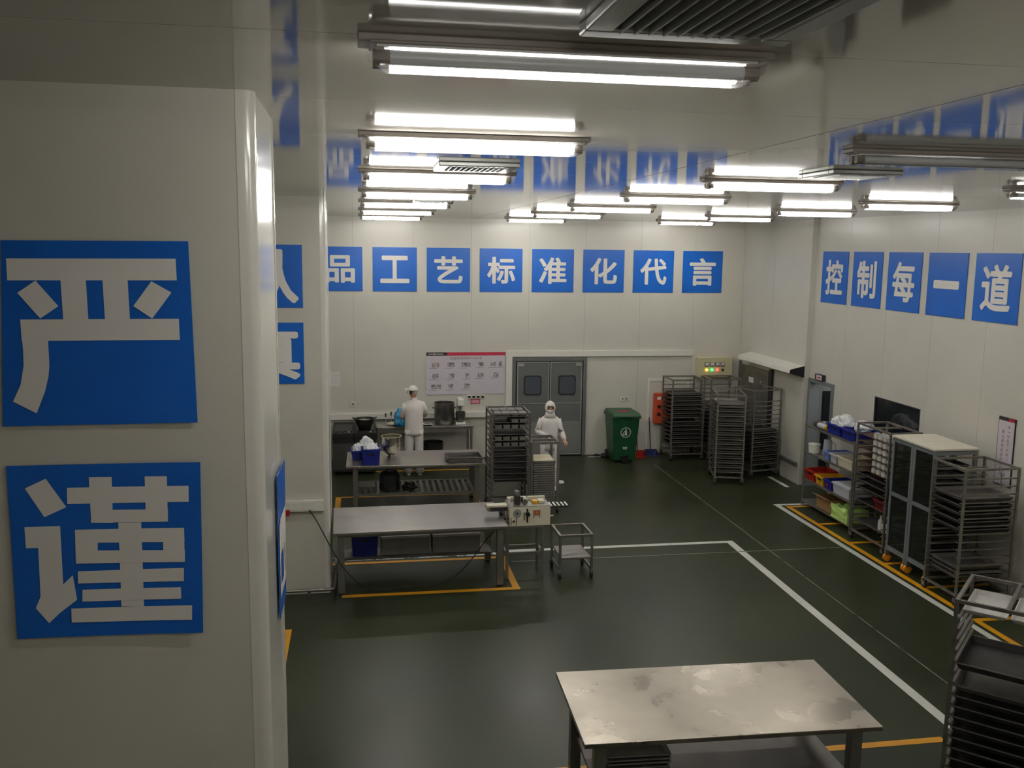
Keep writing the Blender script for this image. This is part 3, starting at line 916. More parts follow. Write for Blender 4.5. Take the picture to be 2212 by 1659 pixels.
# ------------------------------------------------------------------ small makers
def crate(name, label, loc, rz, w_, d_, h_, m_, group=None, cat='crate', ribs=True, tap=0.015):
    t = thing(name, label, cat, loc, rz, group)
    x, y, th = w_ / 2, d_ / 2, 0.008
    mb = MB()
    mb.box(-x + tap, x - tap, -y + tap, y - tap, 0, th)
    for s in (-1, 1):
        a0, a1 = s * (y - tap), s * y
        mb.add([(-x + tap, a0, 0), (x - tap, a0, 0), (x, a1, h_), (-x, a1, h_), (-x + tap, a0 - s * th, 0), (x - tap, a0 - s * th, 0), (x, a1 - s * th, h_), (-x, a1 - s * th, h_)],
               [(0, 1, 2, 3), (7, 6, 5, 4), (4, 5, 1, 0), (5, 6, 2, 1), (6, 7, 3, 2), (7, 4, 0, 3)])
        b0, b1 = s * (x - tap), s * x
        mb.add([(b0, -y + tap, 0), (b0, y - tap, 0), (b1, y, h_), (b1, -y, h_), (b0 - s * th, -y + tap, 0), (b0 - s * th, y - tap, 0), (b1 - s * th, y, h_), (b1 - s * th, -y, h_)],
               [(0, 1, 2, 3), (7, 6, 5, 4), (4, 5, 1, 0), (5, 6, 2, 1), (6, 7, 3, 2), (7, 4, 0, 3)])
    mb.build('body', m_, t)
    rm = MB()
    o = 0.012
    rm.box(-x - o, x + o, -y - o, -y + 0.004, h_ - 0.022, h_ + 0.003).box(-x - o, x + o, y - 0.004, y + o, h_ - 0.022, h_ + 0.003)
    rm.box(-x - o, -x + 0.004, -y + 0.004, y - 0.004, h_ - 0.022, h_ + 0.003).box(x - 0.004, x + o, -y + 0.004, y - 0.004, h_ - 0.022, h_ + 0.003)
    rm.build('rim', m_, t)
    if ribs:
        n = max(3, int(w_ / 0.09))
        for k in range(n + 1):
            xx = (-x + 0.03) + k * (2 * x - 0.06) / n
            for s in (-1, 1):
                MB().bar((xx * 0.97, s * (y - tap + 0.003), 0.01), (xx, s * (y + 0.003), h_ - 0.02), 0.01, 0.008).build('rib', m_, t)
        for s in (-1, 1):
            MB().bar((-0.06, s * (y + 0.001), h_ * 0.68), (0.06, s * (y + 0.001), h_ * 0.68), 0.004, 0.03).build('grip', black_p, t)
    return t

TRAY = {}
def tray_mesh(w_, d_, h_, m_, tins=False):
    k = (w_, d_, h_, m_.name)
    if k not in TRAY:
        x, y = w_ / 2, d_ / 2
        i = 0.02
        mb = MB()
        mb.box(-x + i, x - i, -y + i, y - i, 0, 0.003)
        ring = [(-x, -y), (x, -y), (x, y), (-x, y)]
        inn = [(-x + i, -y + i), (x - i, -y + i), (x - i, y - i), (-x + i, y - i)]
        V = [(a, b, 0) for a, b in inn] + [(a, b, h_) for a, b in ring] + [(a * 1.0 - math.copysign(0.005, a), b - math.copysign(0.005, b), h_) for a, b in ring] + [(a - math.copysign(0.004, a), b - math.copysign(0.004, b), 0.003) for a, b in inn]
        F = []
        for a in range(4):
            b = (a + 1) % 4
            F += [(a, b, 4 + b, 4 + a), (4 + a, 4 + b, 8 + b, 8 + a), (8 + a, 8 + b, 12 + b, 12 + a)]
        mb.add(V, F)
        n_body = len(mb.f)
        for a in range(4):
            p, q = ring[a], ring[(a + 1) % 4]
            mb.bar((p[0], p[1], h_), (q[0], q[1], h_), 0.009, 0.008)
        TRAY[k] = mb.mesh('baking_tray', m_)
        TRAY[k].materials.append(rim_highlight if m_ in (tray_dark, tray_mid) else m_)
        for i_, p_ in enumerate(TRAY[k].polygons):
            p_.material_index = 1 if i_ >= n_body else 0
    return TRAY[k]
def tray(loc, rz, w_, d_, m_, label, group, h_=0.03, tilt=None):
    o = link('baking_tray', tray_mesh(w_, d_, h_, m_), None, 0, loc, rz)
    if tilt:
        o.rotation_euler = (tilt[0], tilt[1], rz)
    return tag(o, label, 'tray', group)

ORD = ['topmost', 'second from the top', 'third from the top', 'fourth from the top', 'fifth from the top', 'sixth from the top', 'seventh from the top', 'eighth from the top', 'ninth from the top', 'tenth from the top',
       'eleventh from the top', 'twelfth from the top', 'thirteenth from the top', 'fourteenth from the top', 'fifteenth from the top', 'sixteenth from the top', 'seventeenth from the top', 'bottommost']
def nth(k, levels):
    return ORD[sorted(levels, reverse=True).index(k)]
RAIL = {}
def rack(label, loc, rz, w_, d_, h_, levels, axis, m_, z0=0.28, dz=0.085, mid=None, cast=True, nub=0.025, group='wheeled tray racks', wheel_m=None):
    t = thing('tray_rack', label, 'rack', loc, rz, group)
    x, y, p = w_ / 2, d_ / 2, 0.026
    zb = 0.115
    for sx in (-1, 1):
        for sy in (-1, 1):
            B(sx * x - p / 2, sx * x + p / 2, sy * y - p / 2, sy * y + p / 2, zb, h_).build('post', m_, t)
            if cast:
                fk = MB()
                cx, cy = sx * (x - 0.0), sy * (y - 0.0)
                fk.box(cx - 0.024, cx - 0.017, cy - 0.03, cy + 0.03, 0.04, zb).box(cx + 0.017, cx + 0.024, cy - 0.03, cy + 0.03, 0.04, zb).box(cx - 0.024, cx + 0.024, cy - 0.03, cy + 0.03, zb - 0.012, zb)
                f_ = fk.build('caster', steel_dark, t)
                MB().cyl((cx - 0.015, cy, 0.045), (cx + 0.015, cy, 0.045), 0.045, n=16).build('wheel', wheel_m or rubber, f_, smooth=True)
    q = p / 2
    for zz, nm in ((h_ - q, 'top_rail'), (zb + q, 'base_rail')):
        for s in (-1, 1):
            MB().bar((-x + q, s * y, zz), (x - q, s * y, zz), p).build(nm, m_, t)
            MB().bar((s * x, -y + q, zz), (s * x, y - q, zz), p).build(nm, m_, t)
    if mid == 'y':
        MB().bar((0, -y + q, h_ - q), (0, y - q, h_ - q), p).build('top_rail', m_, t)
    if mid == 'x':
        MB().bar((-x + q, 0, h_ - q), (x - q, 0, h_ - q), p).build('top_rail', m_, t)
    zs = [z0 + k * dz for k in range(levels)]
    key = (axis, w_, d_, m_.name, nub)
    if key not in RAIL:
        RAIL[key] = (MB().bar((-x - nub, 0, 0), (x + nub, 0, 0), 0.022, 0.016) if axis == 'x' else MB().bar((0, -y - nub, 0), (0, y + nub, 0), 0.022, 0.016)).mesh('tray_rail', m_)
    for zz in zs:
        for s in (-1, 1):
            # rails sit just inside the posts
            link('tray_rail', RAIL[key], t, 0, (0, s * (y - 0.026), zz) if axis == 'x' else (s * (x - 0.026), 0, zz))
    return t, zs
def rpos(loc, rz, x, y, z):
    c, s = math.cos(rz), math.sin(rz)
    return (loc[0] + c * x - s * y, loc[1] + s * x + c * y, z)

# ------------------------------------------------------------------ racks by the far right corner
def rack_with_trays(label, loc, rz, w_, d_, h_, n, axis, m_, levels, tm, tl, group, z0=0.28, dz=0.085, mid=None, tw=None, **kw):
    t, zs = rack(label, loc, rz, w_, d_, h_, n, axis, m_, z0, dz, mid, **kw)
    for k in levels:
        c_, o_ = tl.split(' tray ', 1)
        tray(rpos(loc, rz, 0, 0, zs[k] + 0.009), rz, (w_ - 0.05) if axis == 'y' else w_ - 0.03, (d_ - 0.05) if axis == 'x' else d_ - 0.03, tm, '%s tray %s, %s' % (c_, o_, nth(k, levels)), group)
    return t, zs
rack_with_trays('tall tray rack against the back wall beside the green bin', (6.50, 17.72, 0), 0.0, 0.66, 0.60, 1.65, 15, 'x', rack_m,
                [0, 1, 2, 3, 4, 5, 7, 8, 9, 10, 11, 12], tray_dark, 'dark tray on the rack beside the green bin', 'trays beside the bin', mid=None)
rack_with_trays('tray rack in the corner under the control box', (7.27, 17.66, 0), 0.0, 0.62, 0.56, 1.66, 15, 'x', rack_m,
                [0, 1, 2, 3, 4, 5, 6, 7, 9], tray_mid, 'grey tray on the rack under the control box', 'trays under the control box')
rack_with_trays('narrow tray rack standing free in front of the corner racks', (6.69, 15.85, 0), math.radians(-14), 0.49, 0.78, 1.65, 16, 'x', rack_m,
                list(range(0, 15)), tray_mid, 'grey tray on the free standing narrow rack', 'trays of the free standing rack', z0=0.22, dz=0.086)
rack_with_trays('tray rack in front of the steel sliding door', (7.43, 16.22, 0), math.radians(14), 0.62, 0.58, 1.66, 15, 'x', rack_m,
                list(range(0, 8)), tray_dark, 'dark tray on the rack before the sliding door', 'trays before the sliding door', z0=0.24)

# ------------------------------------------------------------------ dark rack with loaf tins and tray trolley
RX, RY = 2.335, 14.33
t, zs = rack('dark tray rack full of loaf tins beside the standing worker', (RX, RY, 0), 0, 0.60, 0.66, 1.65, 16, 'y', rack_blk, z0=0.155, dz=0.0945, mid='y')
tin = MB()
tin.taper((-0.045, 0.045, -0.1, 0.1, 0), (-0.054, 0.054, -0.106, 0.106, 0.056)).box(-0.057, 0.057, -0.11, 0.11, 0.053, 0.06)
tin_mesh = tin.mesh('loaf_tin', mat('loaf_tin_metal', (0.22, 0.21, 0.19, 1), 0.45, 0.5, var=0.2))
for k in range(4, 16):
    tray((RX, RY, zs[k] + 0.009), 0, 0.54, 0.63, tray_dark, 'black tray on the rack of loaf tins, ' + nth(k, range(4, 16)), 'trays of the loaf tin rack', h_=0.012 if k > 9 else 0.045)
    if k in (10, 11, 13, 14, 15):
        for i in range(4):
            if k == 14 and i < 2:
                continue
            for j in range(2):
                tag(link('loaf_tin', tin_mesh, None, 0, (RX - 0.195 + 0.13 * i, RY - 0.19 + 0.30 * j, zs[k] + 0.0125)),
                    '%s %s loaf tin on the dark rack, %s row' % (['front', 'rear'][j], ['leftmost', 'second', 'third', 'rightmost'][i], {15: 'top', 14: 'second', 13: 'third', 11: 'fourth', 10: 'lowest'}[k]), 'loaf tin', 'loaf tins on the dark rack')
# trolley with a stack of flat trays
TX, TY = 2.905, 14.37
t = thing('tray_trolley', 'low steel trolley carrying a stack of trays beside the dark rack', 'trolley', (TX, TY, 0))
for sx in (-1, 1):
    for sy in (-1, 1):
        B(sx * 0.215 - 0.018, sx * 0.215 + 0.018, sy * 0.27 - 0.018, sy * 0.27 + 0.018, 0.11, 1.16).build('post', steel_leg, t)
        c_ = B(sx * 0.215 - 0.02, sx * 0.215 + 0.02, sy * 0.27 - 0.02, sy * 0.27 + 0.02, 0.06, 0.11).build('caster', steel_dark, t)
        MB().cyl((sx * 0.215 - 0.014, sy * 0.27, 0.04), (sx * 0.215 + 0.014, sy * 0.27, 0.04), 0.04, n=14).build('wheel', rubber, c_)
for s in (-1, 1):
    MB().bar((-0.2, s * 0.27, 1.142), (0.2, s * 0.27, 1.142), 0.036).build('top_rail', steel_leg, t)
    MB().bar((s * 0.215, -0.25, 1.142), (s * 0.215, 0.25, 1.142), 0.036).build('top_rail', steel_leg, t)
MB().bar((-0.2, -0.03, 1.142), (0.2, -0.03, 1.142), 0.036).build('top_rail', steel_leg, t)
B(-0.2, 0.2, -0.25, 0.25, 0.13, 0.16).build('deck', steel_leg, t)
for k in range(18):
    tray((TX + random.uniform(-0.004, 0.004), TY, 0.162 + k * 0.0375), 0, 0.36, 0.50, tray_alu, 'flat aluminium tray in the stack on the low trolley, ' + ORD[17 - k], 'tray stack on the trolley', h_=0.034)
MB()
t = thing('foam_sheet', 'cream paper sheet lying on the tray stack of the trolley', 'paper sheet', (TX, TY, 0.84))
MB().box(-0.165, 0.165, -0.23, 0.23, 0.0, 0.004).build('sheet', flour, t)

# ------------------------------------------------------------------ right side: shelf unit, jar rack, cabinets, rack
SX0, SX1, SY0, SY1 = 7.30, 7.74, 12.5, 14.06
t = thing('shelf_unit', 'steel shelf unit against the right wall holding coloured crates', 'shelf', (SX0, SY0, 0))
dx, dy = SX1 - SX0, SY1 - SY0
for a in (0.015, dx - 0.015):
    for b in (0.015, dy - 0.015):
        MB().cyl((a, b, 0), (a, b, 1.40), 0.016, n=10).build('post', rack_m, t)
SZ = [0.10, 0.47, 0.93, 1.37]
for z in SZ:
    sh = MB().box(0.0, dx, 0, 0.025, z - 0.03, z).box(0, dx, dy - 0.025, dy, z - 0.03, z).box(0, 0.025, 0.025, dy - 0.025, z - 0.03, z).box(dx - 0.025, dx, 0.025, dy - 0.025, z - 0.03, z).build('shelf_frame', rack_m, t)
    B(0.025, dx - 0.025, 0.025, dy - 0.025, z - 0.012, z - 0.004).build('shelf_plate', rack_m, sh)
g = 'crates on the shelf unit'
cx = (SX0 + SX1) / 2 - 0.01
crate('plastic_crate', 'blue crate on the top shelf, nearer one with film bags', (cx, 12.74, 1.372), PI / 2, 0.40, 0.38, 0.16, blue_p, g)
crate('plastic_crate', 'blue crate on the top shelf, farther one beside the yellow cap', (cx, 13.18, 1.372), PI / 2, 0.40, 0.38, 0.16, blue_p, g)
for i, (y, s, x) in enumerate(((12.78, (0.24, 0.3, 0.22), 7.6), (13.12, (0.26, 0.34, 0.26), 7.5), (13.3, (0.2, 0.16, 0.2), 7.45))):
    o = blob('plastic_bag', s, film, 3 + i, 0.35)
    o.location = (x, y, 1.47)
    tag(o, ['crumpled white film bag in the nearer blue crate', 'large crumpled white bag in the farther blue crate', 'small white film bag at the end of the farther blue crate'][i], 'bag', 'film bags on the top shelf')
t = thing('pan', 'flat grey pan lying at the far end of the top shelf', 'pan', (7.52, 13.87, 1.372))
MB().lathe([(0.0, 0.0), (0.14, 0.0), (0.17, 0.05), (0.164, 0.05), (0.135, 0.006), (0, 0.006)], n=24).build('bowl', tray_mid, t, smooth=True)
MB().bar((-0.05, -0.15, 0.045), (-0.1, -0.3, 0.05), 0.02, 0.012).build('handle', steel_dark, t)
t = thing('bottle', 'bottle with a yellow cap lying on the top shelf', 'bottle', (7.36, 13.44, 1.372))
MB().cyl((0, 0.03, 0.05), (0.0, 0.26, 0.05), 0.045, n=14).build('body', clear_p, t, smooth=True)
MB().cyl((0, -0.02, 0.05), (0, 0.03, 0.05), 0.042, n=14).build('cap', yellow_p, t, smooth=True)
t = thing('white_tub', 'round white tub on the second shelf', 'tub', (7.38, 13.86, 0.931))
MB().lathe([(0, 0), (0.085, 0), (0.095, 0.13), (0, 0.13)], n=20).build('body', white_p, t, smooth=True)
MB().lathe([(0, 0.13), (0.1, 0.13), (0.1, 0.15), (0, 0.152)], n=20).build('lid', white_p, t, smooth=True)
t = thing('measuring_jug', 'upturned frosted jug behind the round white tub', 'jug', (7.55, 13.74, 0.931))
MB().lathe([(0, 0), (0.08, 0), (0.062, 0.24), (0, 0.245)], n=20).build('body', clear_p, t, smooth=True)
MB().tube([(0.07, -0.02, 0.05), (0.12, -0.04, 0.07), (0.12, -0.04, 0.16), (0.065, -0.02, 0.2)], 0.008).build('handle', clear_p, t)
crate('storage_box', 'pale blue storage box on the second shelf', (cx, 13.34, 0.932), PI / 2, 0.18, 0.40, 0.13, mat('pale_blue_plastic', C(120, 140, 196), 0.4), g, 'box', False)
crate('storage_box', 'clear lidded storage box in the middle of the second shelf', (cx, 13.12, 0.932), PI / 2, 0.20, 0.40, 0.14, clear_p, g, 'box', False)
t2 = crate('storage_box', 'cream storage box at the near end of the second shelf', (cx, 12.77, 0.932), PI / 2, 0.44, 0.40, 0.15, cream, g, 'box', False)
MB().box(-0.06, 0.06, -0.208, -0.203, 0.06, 0.10).build('label_slot', grey_print, t2)
crate('plastic_crate', 'red crate on the third shelf', (cx, 13.84, 0.472), PI / 2, 0.33, 0.40, 0.17, red_p, g)
crate('plastic_crate', 'yellow crate on the third shelf', (cx, 13.51, 0.472), PI / 2, 0.27, 0.40, 0.15, yellow_p, g)
t2 = crate('plastic_crate', 'blue crate on the third shelf beside the yellow one', (cx, 13.235, 0.472), PI / 2, 0.25, 0.40, 0.15, blue_p, g, ribs=False)
MB().cyl((0.0, 0.205, 0.07), (0.0, 0.211, 0.07), 0.03, n=14).build('red_mark', red_p, t2)
t2 = crate('storage_box', 'clear grey storage box at the near end of the third shelf', (cx, 12.83, 0.472), PI / 2, 0.50, 0.40, 0.17, clear_p, g, 'box', False)
B(-0.24, 0.24, -0.19, 0.19, 0.165, 0.18).build('lid', clear_p, t2)
def carton(label, loc, rz, w_, d_, h_, flaps=True):
    t = thing('cardboard_box', label, 'cardboard box', loc, rz, 'cartons on the shelf unit')
    x, y = w_ / 2, d_ / 2
    MB().box(-x, x, -y, -y + 0.006, 0, h_).box(-x, x, y - 0.006, y, 0, h_).box(-x, -x + 0.006, -y + 0.006, y - 0.006, 0, h_).box(x - 0.006, x, -y + 0.006, y - 0.006, 0, h_).box(-x + 0.006, x - 0.006, -y + 0.006, y - 0.006, 0, 0.006).build('body', card, t)
    if flaps:
        for s in (-1, 1):
            MB().add([(-x, s * y, h_), (x, s * y, h_), (x, s * (y + 0.1), h_ + 0.03), (-x, s * (y + 0.1), h_ + 0.03)], [(0, 1, 2, 3)]).build('flap', card, t)
carton('open brown carton at the far end of the bottom shelf', (cx, 13.36, 0.102), PI / 2, 0.46, 0.36, 0.20)
def packet(name, w_, d_, h_, m_, seed):
    bm = bmesh.new()
    bmesh.ops.create_cube(bm, size=1)
    bmesh.ops.subdivide_edges(bm, edges=bm.edges, cuts=4, use_grid_fill=True)
    for v in bm.verts:
        c = v.co.copy()
        k = 1 + 0.12 * noise.noise(c * 3 + Vector((seed, 0, 0)))
        v.co = Vector((c.x * w_ * k, c.y * d_ * k, (c.z + 0.5) * h_ * (1 + 0.45 * noise.noise(Vector((c.x * 3, c.y * 4, seed))))))
    me = bpy.data.meshes.new(name)
    bm.to_mesh(me)
    bm.free()
    me.materials.append(m_)
    return link(name, me)
o = packet('green_packet', 0.36, 0.50, 0.19, lime, 4.0)
o.location = (7.47, 12.80, 0.102)
tag(o, 'lime green wrapped packet on the bottom shelf', 'packet')

JX, JY = 7.43, 11.84
t, zs = rack('tray rack loaded with white jars next to the shelf unit', (JX, JY, 0), 0, 0.46, 0.84, 1.75, 14, 'x', rack_m, z0=0.27, dz=0.1, mid='x')
jar_b = MB().lathe([(0, 0), (0.042, 0), (0.046, 0.01), (0.046, 0.062), (0, 0.062)], n=14).mesh('jar_body', white_p, True)
jar_l = MB().lathe([(0, 0.0622), (0.036, 0.0622), (0.036, 0.08), (0, 0.082)], n=14).mesh('jar_lid', clear_p, True)
def jar(loc, label, group):
    t = thing('white_jar', label, 'jar', loc, 0, group)
    link('body', jar_b, t)
    link('lid', jar_l, t)
for k in (8, 9, 10, 11, 12, 13):
    tray((JX, JY, zs[k] + 0.009), 0, 0.43, 0.79, mat('brown_tray', (0.10, 0.05, 0.03, 1), 0.5), 'brown tray under the white jars, ' + nth(k, (8, 9, 10, 11, 12, 13)), 'trays of the jar rack', h_=0.008)
    for i in range(4):
        for j in range(2):
            jar((JX - 0.155 + 0.125 * j, JY - 0.34 + 0.125 * i, zs[k] + 0.0125), 'white jar in the %s jar row, %s side, %s' % (['lowest', 'fifth', 'fourth', 'third', 'second', 'top'][k - 8], ['aisle', 'wall'][j], ['nearest', 'second nearest', 'third nearest', 'farthest'][i]), 'white jars on the rack')
for k in (3, 5, 6, 7):
    tray((JX, JY, zs[k] + 0.009), 0, 0.43, 0.79, tray_dark, 'black tray low on the jar rack, ' + nth(k, (3, 5, 6, 7)), 'lower trays of the jar rack')
crate('plastic_crate', 'dark red crate in the jar rack behind the cabinet corner', (JX, JY - 0.18, zs[3] + 0.013), PI / 2, 0.30, 0.36, 0.14, mat('dark_red_plastic', (0.16, 0.015, 0.012, 1), 0.45))
tray((JX, JY, zs[0] + 0.009), 0, 0.43, 0.79, tray_mid, 'grey tray at the foot of the jar rack', 'foot tray of the jar rack')
for i in range(3):
    t = thing('squeeze_bottle', ['far', 'middle', 'near'][i] + ' white squeeze bottle low in the jar rack', 'bottle', (JX - 0.1, JY - 0.12 - 0.1 * i, zs[0] + 0.0125), 0, 'white bottles low in the jar rack')
    MB().lathe([(0, 0), (0.036, 0), (0.038, 0.12), (0.016, 0.16), (0, 0.16)], n=14).build('body', white_p, t, smooth=True)
    MB().lathe([(0, 0.1602), (0.014, 0.1602), (0.006, 0.21), (0, 0.21)], n=12).build('nozzle', white_p, t, smooth=True)

def cabinet(y0, y1, label, shelf_n):
    X0, X1, hh = 7.12, 7.72, 1.77
    t = thing('proofing_cabinet', label, 'cabinet', (X0, y0, 0), 0, 'wheeled tray cabinets')
    dx, dy, p = X1 - X0, y1 - y0, 0.045
    for a in (p / 2, dx - p / 2):
        for b in (p / 2, dy - p / 2):
            B(a - p / 2, a + p / 2, b - p / 2, b + p / 2, 0.17, hh - 0.03).build('post', cab_frame, t, bevel=0.003)
            c_ = B(a - 0.03, a + 0.03, b - 0.025, b + 0.025, 0.09, 0.17).build('caster', steel_dark, t)
            MB().cyl((a, b - 0.018, 0.055), (a, b + 0.018, 0.055), 0.055, n=18).build('wheel', orange_w, c_, smooth=True)
    MB().box(-0.015, dx + 0.015, 0.0, dy, hh - 0.0295, hh).build('top_panel', cab_top, t, bevel=0.006)
    for z, hgt in ((0.20, 0.06), (0.967, 0.05), (hh - 0.06, 0.05)):
        MB().bar((p / 2, p, z), (p / 2, dy - p, z), p * 0.9, hgt).build('front_rail', cab_frame, t)
    for b in (p / 2, dy - p / 2):
        for z in (0.20, 0.967, hh - 0.06):
            MB().bar((p, b, z), (dx - p, b, z), p * 0.8, 0.05).build('side_rail', cab_frame, t)
    for z0, z1 in ((0.232, 0.94), (0.994, hh - 0.087)):
        B(0.012, 0.018, p + 0.001, dy - p - 0.001, z0, z1).build('front_pane', cab_glass, t)
    B(0.008, 0.0115, 0.10, dy - 0.1, hh - 0.075, hh - 0.05).build('label_strip', lime, t)
    for k in range(shelf_n):
        z = 0.32 + k * 0.118
        for b in (p + 0.012, dy - p - 0.012):
            MB().bar((p, b, z), (dx - p, b, z), 0.02, 0.012).build('tray_rail', steel_leg, t)
        tray((X0 + dx / 2, (y0 + y1) / 2, z + 0.008), 0, dx - 0.12, dy - 0.12, tray_dark, 'dark tray inside the %s cabinet, %s' % ('farther' if y0 > 10.6 else 'nearer', nth(k, range(shelf_n))), 'trays of the %s cabinet' % ('farther' if y0 > 10.6 else 'nearer'))
cabinet(10.765, 11.24, 'grey framed tray cabinet with off white top, farther of the two', 11)
cabinet(10.30, 10.755, 'grey framed tray cabinet with off white top, nearer of the two', 11)

QX, QY = 7.40, 9.90
t, zs = rack('tall tray rack at the near end of the right wall row', (QX, QY, 0), 0, 0.70, 0.62, 1.69, 14, 'x', rack_m, z0=0.30, dz=0.0965)
for k in (6, 7, 8, 9):
    tray((QX, QY, zs[k] + 0.009), 0, 0.66, 0.56, tray_dark, 'dark tray on the near end rack of the wall row, ' + ORD[9 - k + 1], 'trays of the near wall rack', h_=0.045)
tray((QX, QY, zs[10] + 0.009), 0, 0.66, 0.56, tray_mid, 'top grey tray on the rack at the near end of the wall row', 'trays of the near wall rack', h_=0.045)
for k in range(3):
    tray((QX - 0.03, QY, zs[0] + 0.009 + 0.054 * k), 0, 0.6, 0.52, tray_mid, ['bottom', 'middle', 'top'][k] + ' grey tray stacked low on the near end rack of the wall row', 'low trays of the near wall rack', h_=0.045)

# near rack cut off by the right edge, turned by 45 degrees
NRZ = -PI / 4
FL = Vector((4.385, 5.945))
ax, ay = Vector((math.cos(NRZ), math.sin(NRZ))), Vector((-math.sin(NRZ), math.cos(NRZ)))
NW, ND = 0.68, 0.66
nc = FL + ax * NW / 2 + ay * ND / 2
nloc = (nc.x, nc.y, 0)
t, zs = rack('nearest tray rack cut off by the right edge', nloc, NRZ, NW, ND, 1.65, 16, 'y', rack_blk, z0=0.25, dz=0.084, mid='y', nub=0.03)
for k in range(0, 9):
    tray(rpos(nloc, NRZ, 0, 0, zs[k] + 0.009), NRZ, 0.62, 0.63, tray_mid if k == 8 else tray_dark, 'dark tray on the nearest rack at the right edge, ' + ORD[10 - k] if k < 8 else 'grey tray uppermost of the lower stack on the nearest rack', 'trays of the nearest rack', h_=0.04)
tray(rpos(nloc, NRZ, 0, 0.0, zs[10] + 0.009), NRZ, 0.62, 0.63, tray_dark, 'dark deep tray alone in the middle of the nearest rack', 'trays of the nearest rack', h_=0.05)
for sx in (-1, 1):
    tray(rpos(nloc, NRZ, sx * 0.16, 0.02, zs[15] + 0.009), NRZ, 0.29, 0.52, mat('whitened_tray', (0.62, 0.60, 0.57, 1), 0.5, 0.3, var=0.06, vs_=20), ('left' if sx < 0 else 'right') + ' pale tray under the top frame of the nearest rack', 'pale trays of the nearest rack')

# ------------------------------------------------------------------ things on and under the tables
g = 'blue crates of the left tables'
crate('plastic_crate', 'front blue crate on the work table with the bowl', (0.16, 14.42, 0.802), 0.0, 0.29, 0.26, 0.255, blue_p, g)
crate('plastic_crate', 'rear blue crate holding white film on the work table', (0.06, 14.82, 0.802), 0.0, 0.40, 0.34, 0.155, blue_p, g)
for i, (x, y, z, s) in enumerate(((0.10, 14.84, 0.83, (0.34, 0.28, 0.34)), (0.17, 14.45, 0.87, (0.26, 0.24, 0.30)), (-0.04, 14.82, 0.84, (0.2, 0.26, 0.22)))):
    o = blob('plastic_bag', s, film, 21 + i, 0.4)
    o.location = (x, y, z)
    tag(o, ['large crumpled film bag in the rear blue crate', 'crumpled film bag swelling out of the front blue crate', 'small film bag at the left of the rear blue crate'][i], 'bag', 'film bags on the work table')
t = thing('mixing_bowl', 'deep steel mixing bowl on the work table behind the machine', 'bowl', (0.50, 14.86, 0.802))
mirror = mat('polished_steel', (0.55, 0.53, 0.48, 1), 0.16, 0.95)
MB().lathe([(0, 0), (0.07, 0.0), (0.07, 0.015), (0.055, 0.03), (0.10, 0.07), (0.145, 0.13), (0.16, 0.20), (0.163, 0.34), (0.157, 0.34), (0.15, 0.2), (0.09, 0.09), (0, 0.08)], n=32).build('body', mirror, t, smooth=True)
MB().lathe([(0.157, 0.3402), (0.168, 0.3402), (0.17, 0.347), (0.168, 0.354), (0.157, 0.354)], n=32).build('rim', mat('brassy_rim', (0.62, 0.56, 0.34, 1), 0.3, 0.7), t, smooth=True)
tray((1.65, 14.55, 0.802), 0.02, 0.58, 0.44, tray_mid, 'shallow grey tray lying on the work table beside the dark rack', 'loose table tray', h_=0.05)
tray((1.65, 14.55, 0.825), 0.03, 0.56, 0.42, tray_dark, 'dark tray nested in the shallow grey tray', 'loose table tray', h_=0.045)
# under that table
t = thing('steel_churn', 'dark steel canister on the slatted shelf', 'canister', (0.46, 14.62, 0.318))
MB().lathe([(0, 0), (0.16, 0), (0.165, 0.02), (0.165, 0.26), (0.12, 0.31), (0, 0.315)], n=24).build('body', mat('black_steel', (0.06, 0.06, 0.058, 1), 0.22, 0.7), t, smooth=True)
MB().lathe([(0, 0.316), (0.08, 0.316), (0.085, 0.35), (0, 0.352)], n=20).build('lid', steel_dark, t, smooth=True)
t = thing('tool_tray', 'dark loaf mould set at the left of the slatted shelf', 'mould', (0.06, 14.70, 0.318))
for i in range(3):
    MB().taper((-0.13 + 0.1 * i, -0.06 + 0.1 * i, -0.16, 0.16, 0), (-0.14 + 0.1 * i, -0.05 + 0.1 * i, -0.17, 0.17, 0.07)).build('mould_cup', tray_mid, t)
B(-0.15, 0.17, -0.18, 0.18, 0.07, 0.08).build('mould_plate', tray_mid, t)
o = blob('tool_bundle', (0.22, 0.3, 0.14), black_p, 41, 0.4)
o.location = (0.78, 14.6, 0.318)
tag(o, 'dark cloth bundle beside the canister on the slatted shelf', 'cloth')
# under the middle table
crate('plastic_crate', 'dark blue crate under the middle table', (0.04, 11.70, 0.262), 0.02, 0.34, 0.30, 0.30, blue_p, g)
for i in range(2):
    t = thing('tray_box', ['long grey carton under the middle table, left one', 'long grey carton under the middle table, right one'][i], 'carton', (0.56 + 0.66 * i, 11.72, 0.262), 0.02, 'grey cartons under the middle table')
    B(-0.31, 0.31, -0.17, 0.17, 0, 0.22).build('body', mat('grey_carton', C(128, 126, 120), 0.6, var=0.08), t, bevel=0.004)
    B(-0.315, 0.315, -0.175, 0.175, 0.2205, 0.25).build('lid', tray_alu, t, bevel=0.004)
# under the front table
ft = math.radians(-1.75)
for k in range(9):
    tray(rpos((2.633, 6.317), ft, -0.66 + random.uniform(-0.01, 0.01), -0.19 + random.uniform(-0.01, 0.01), 0.342 + 0.028 * k), ft + random.uniform(-0.03, 0.03), 0.46, 0.40, tray_alu,
         'aluminium tray in the stack under the front table, ' + ORD[8 - k], 'tray stack under the front table', h_=0.022)

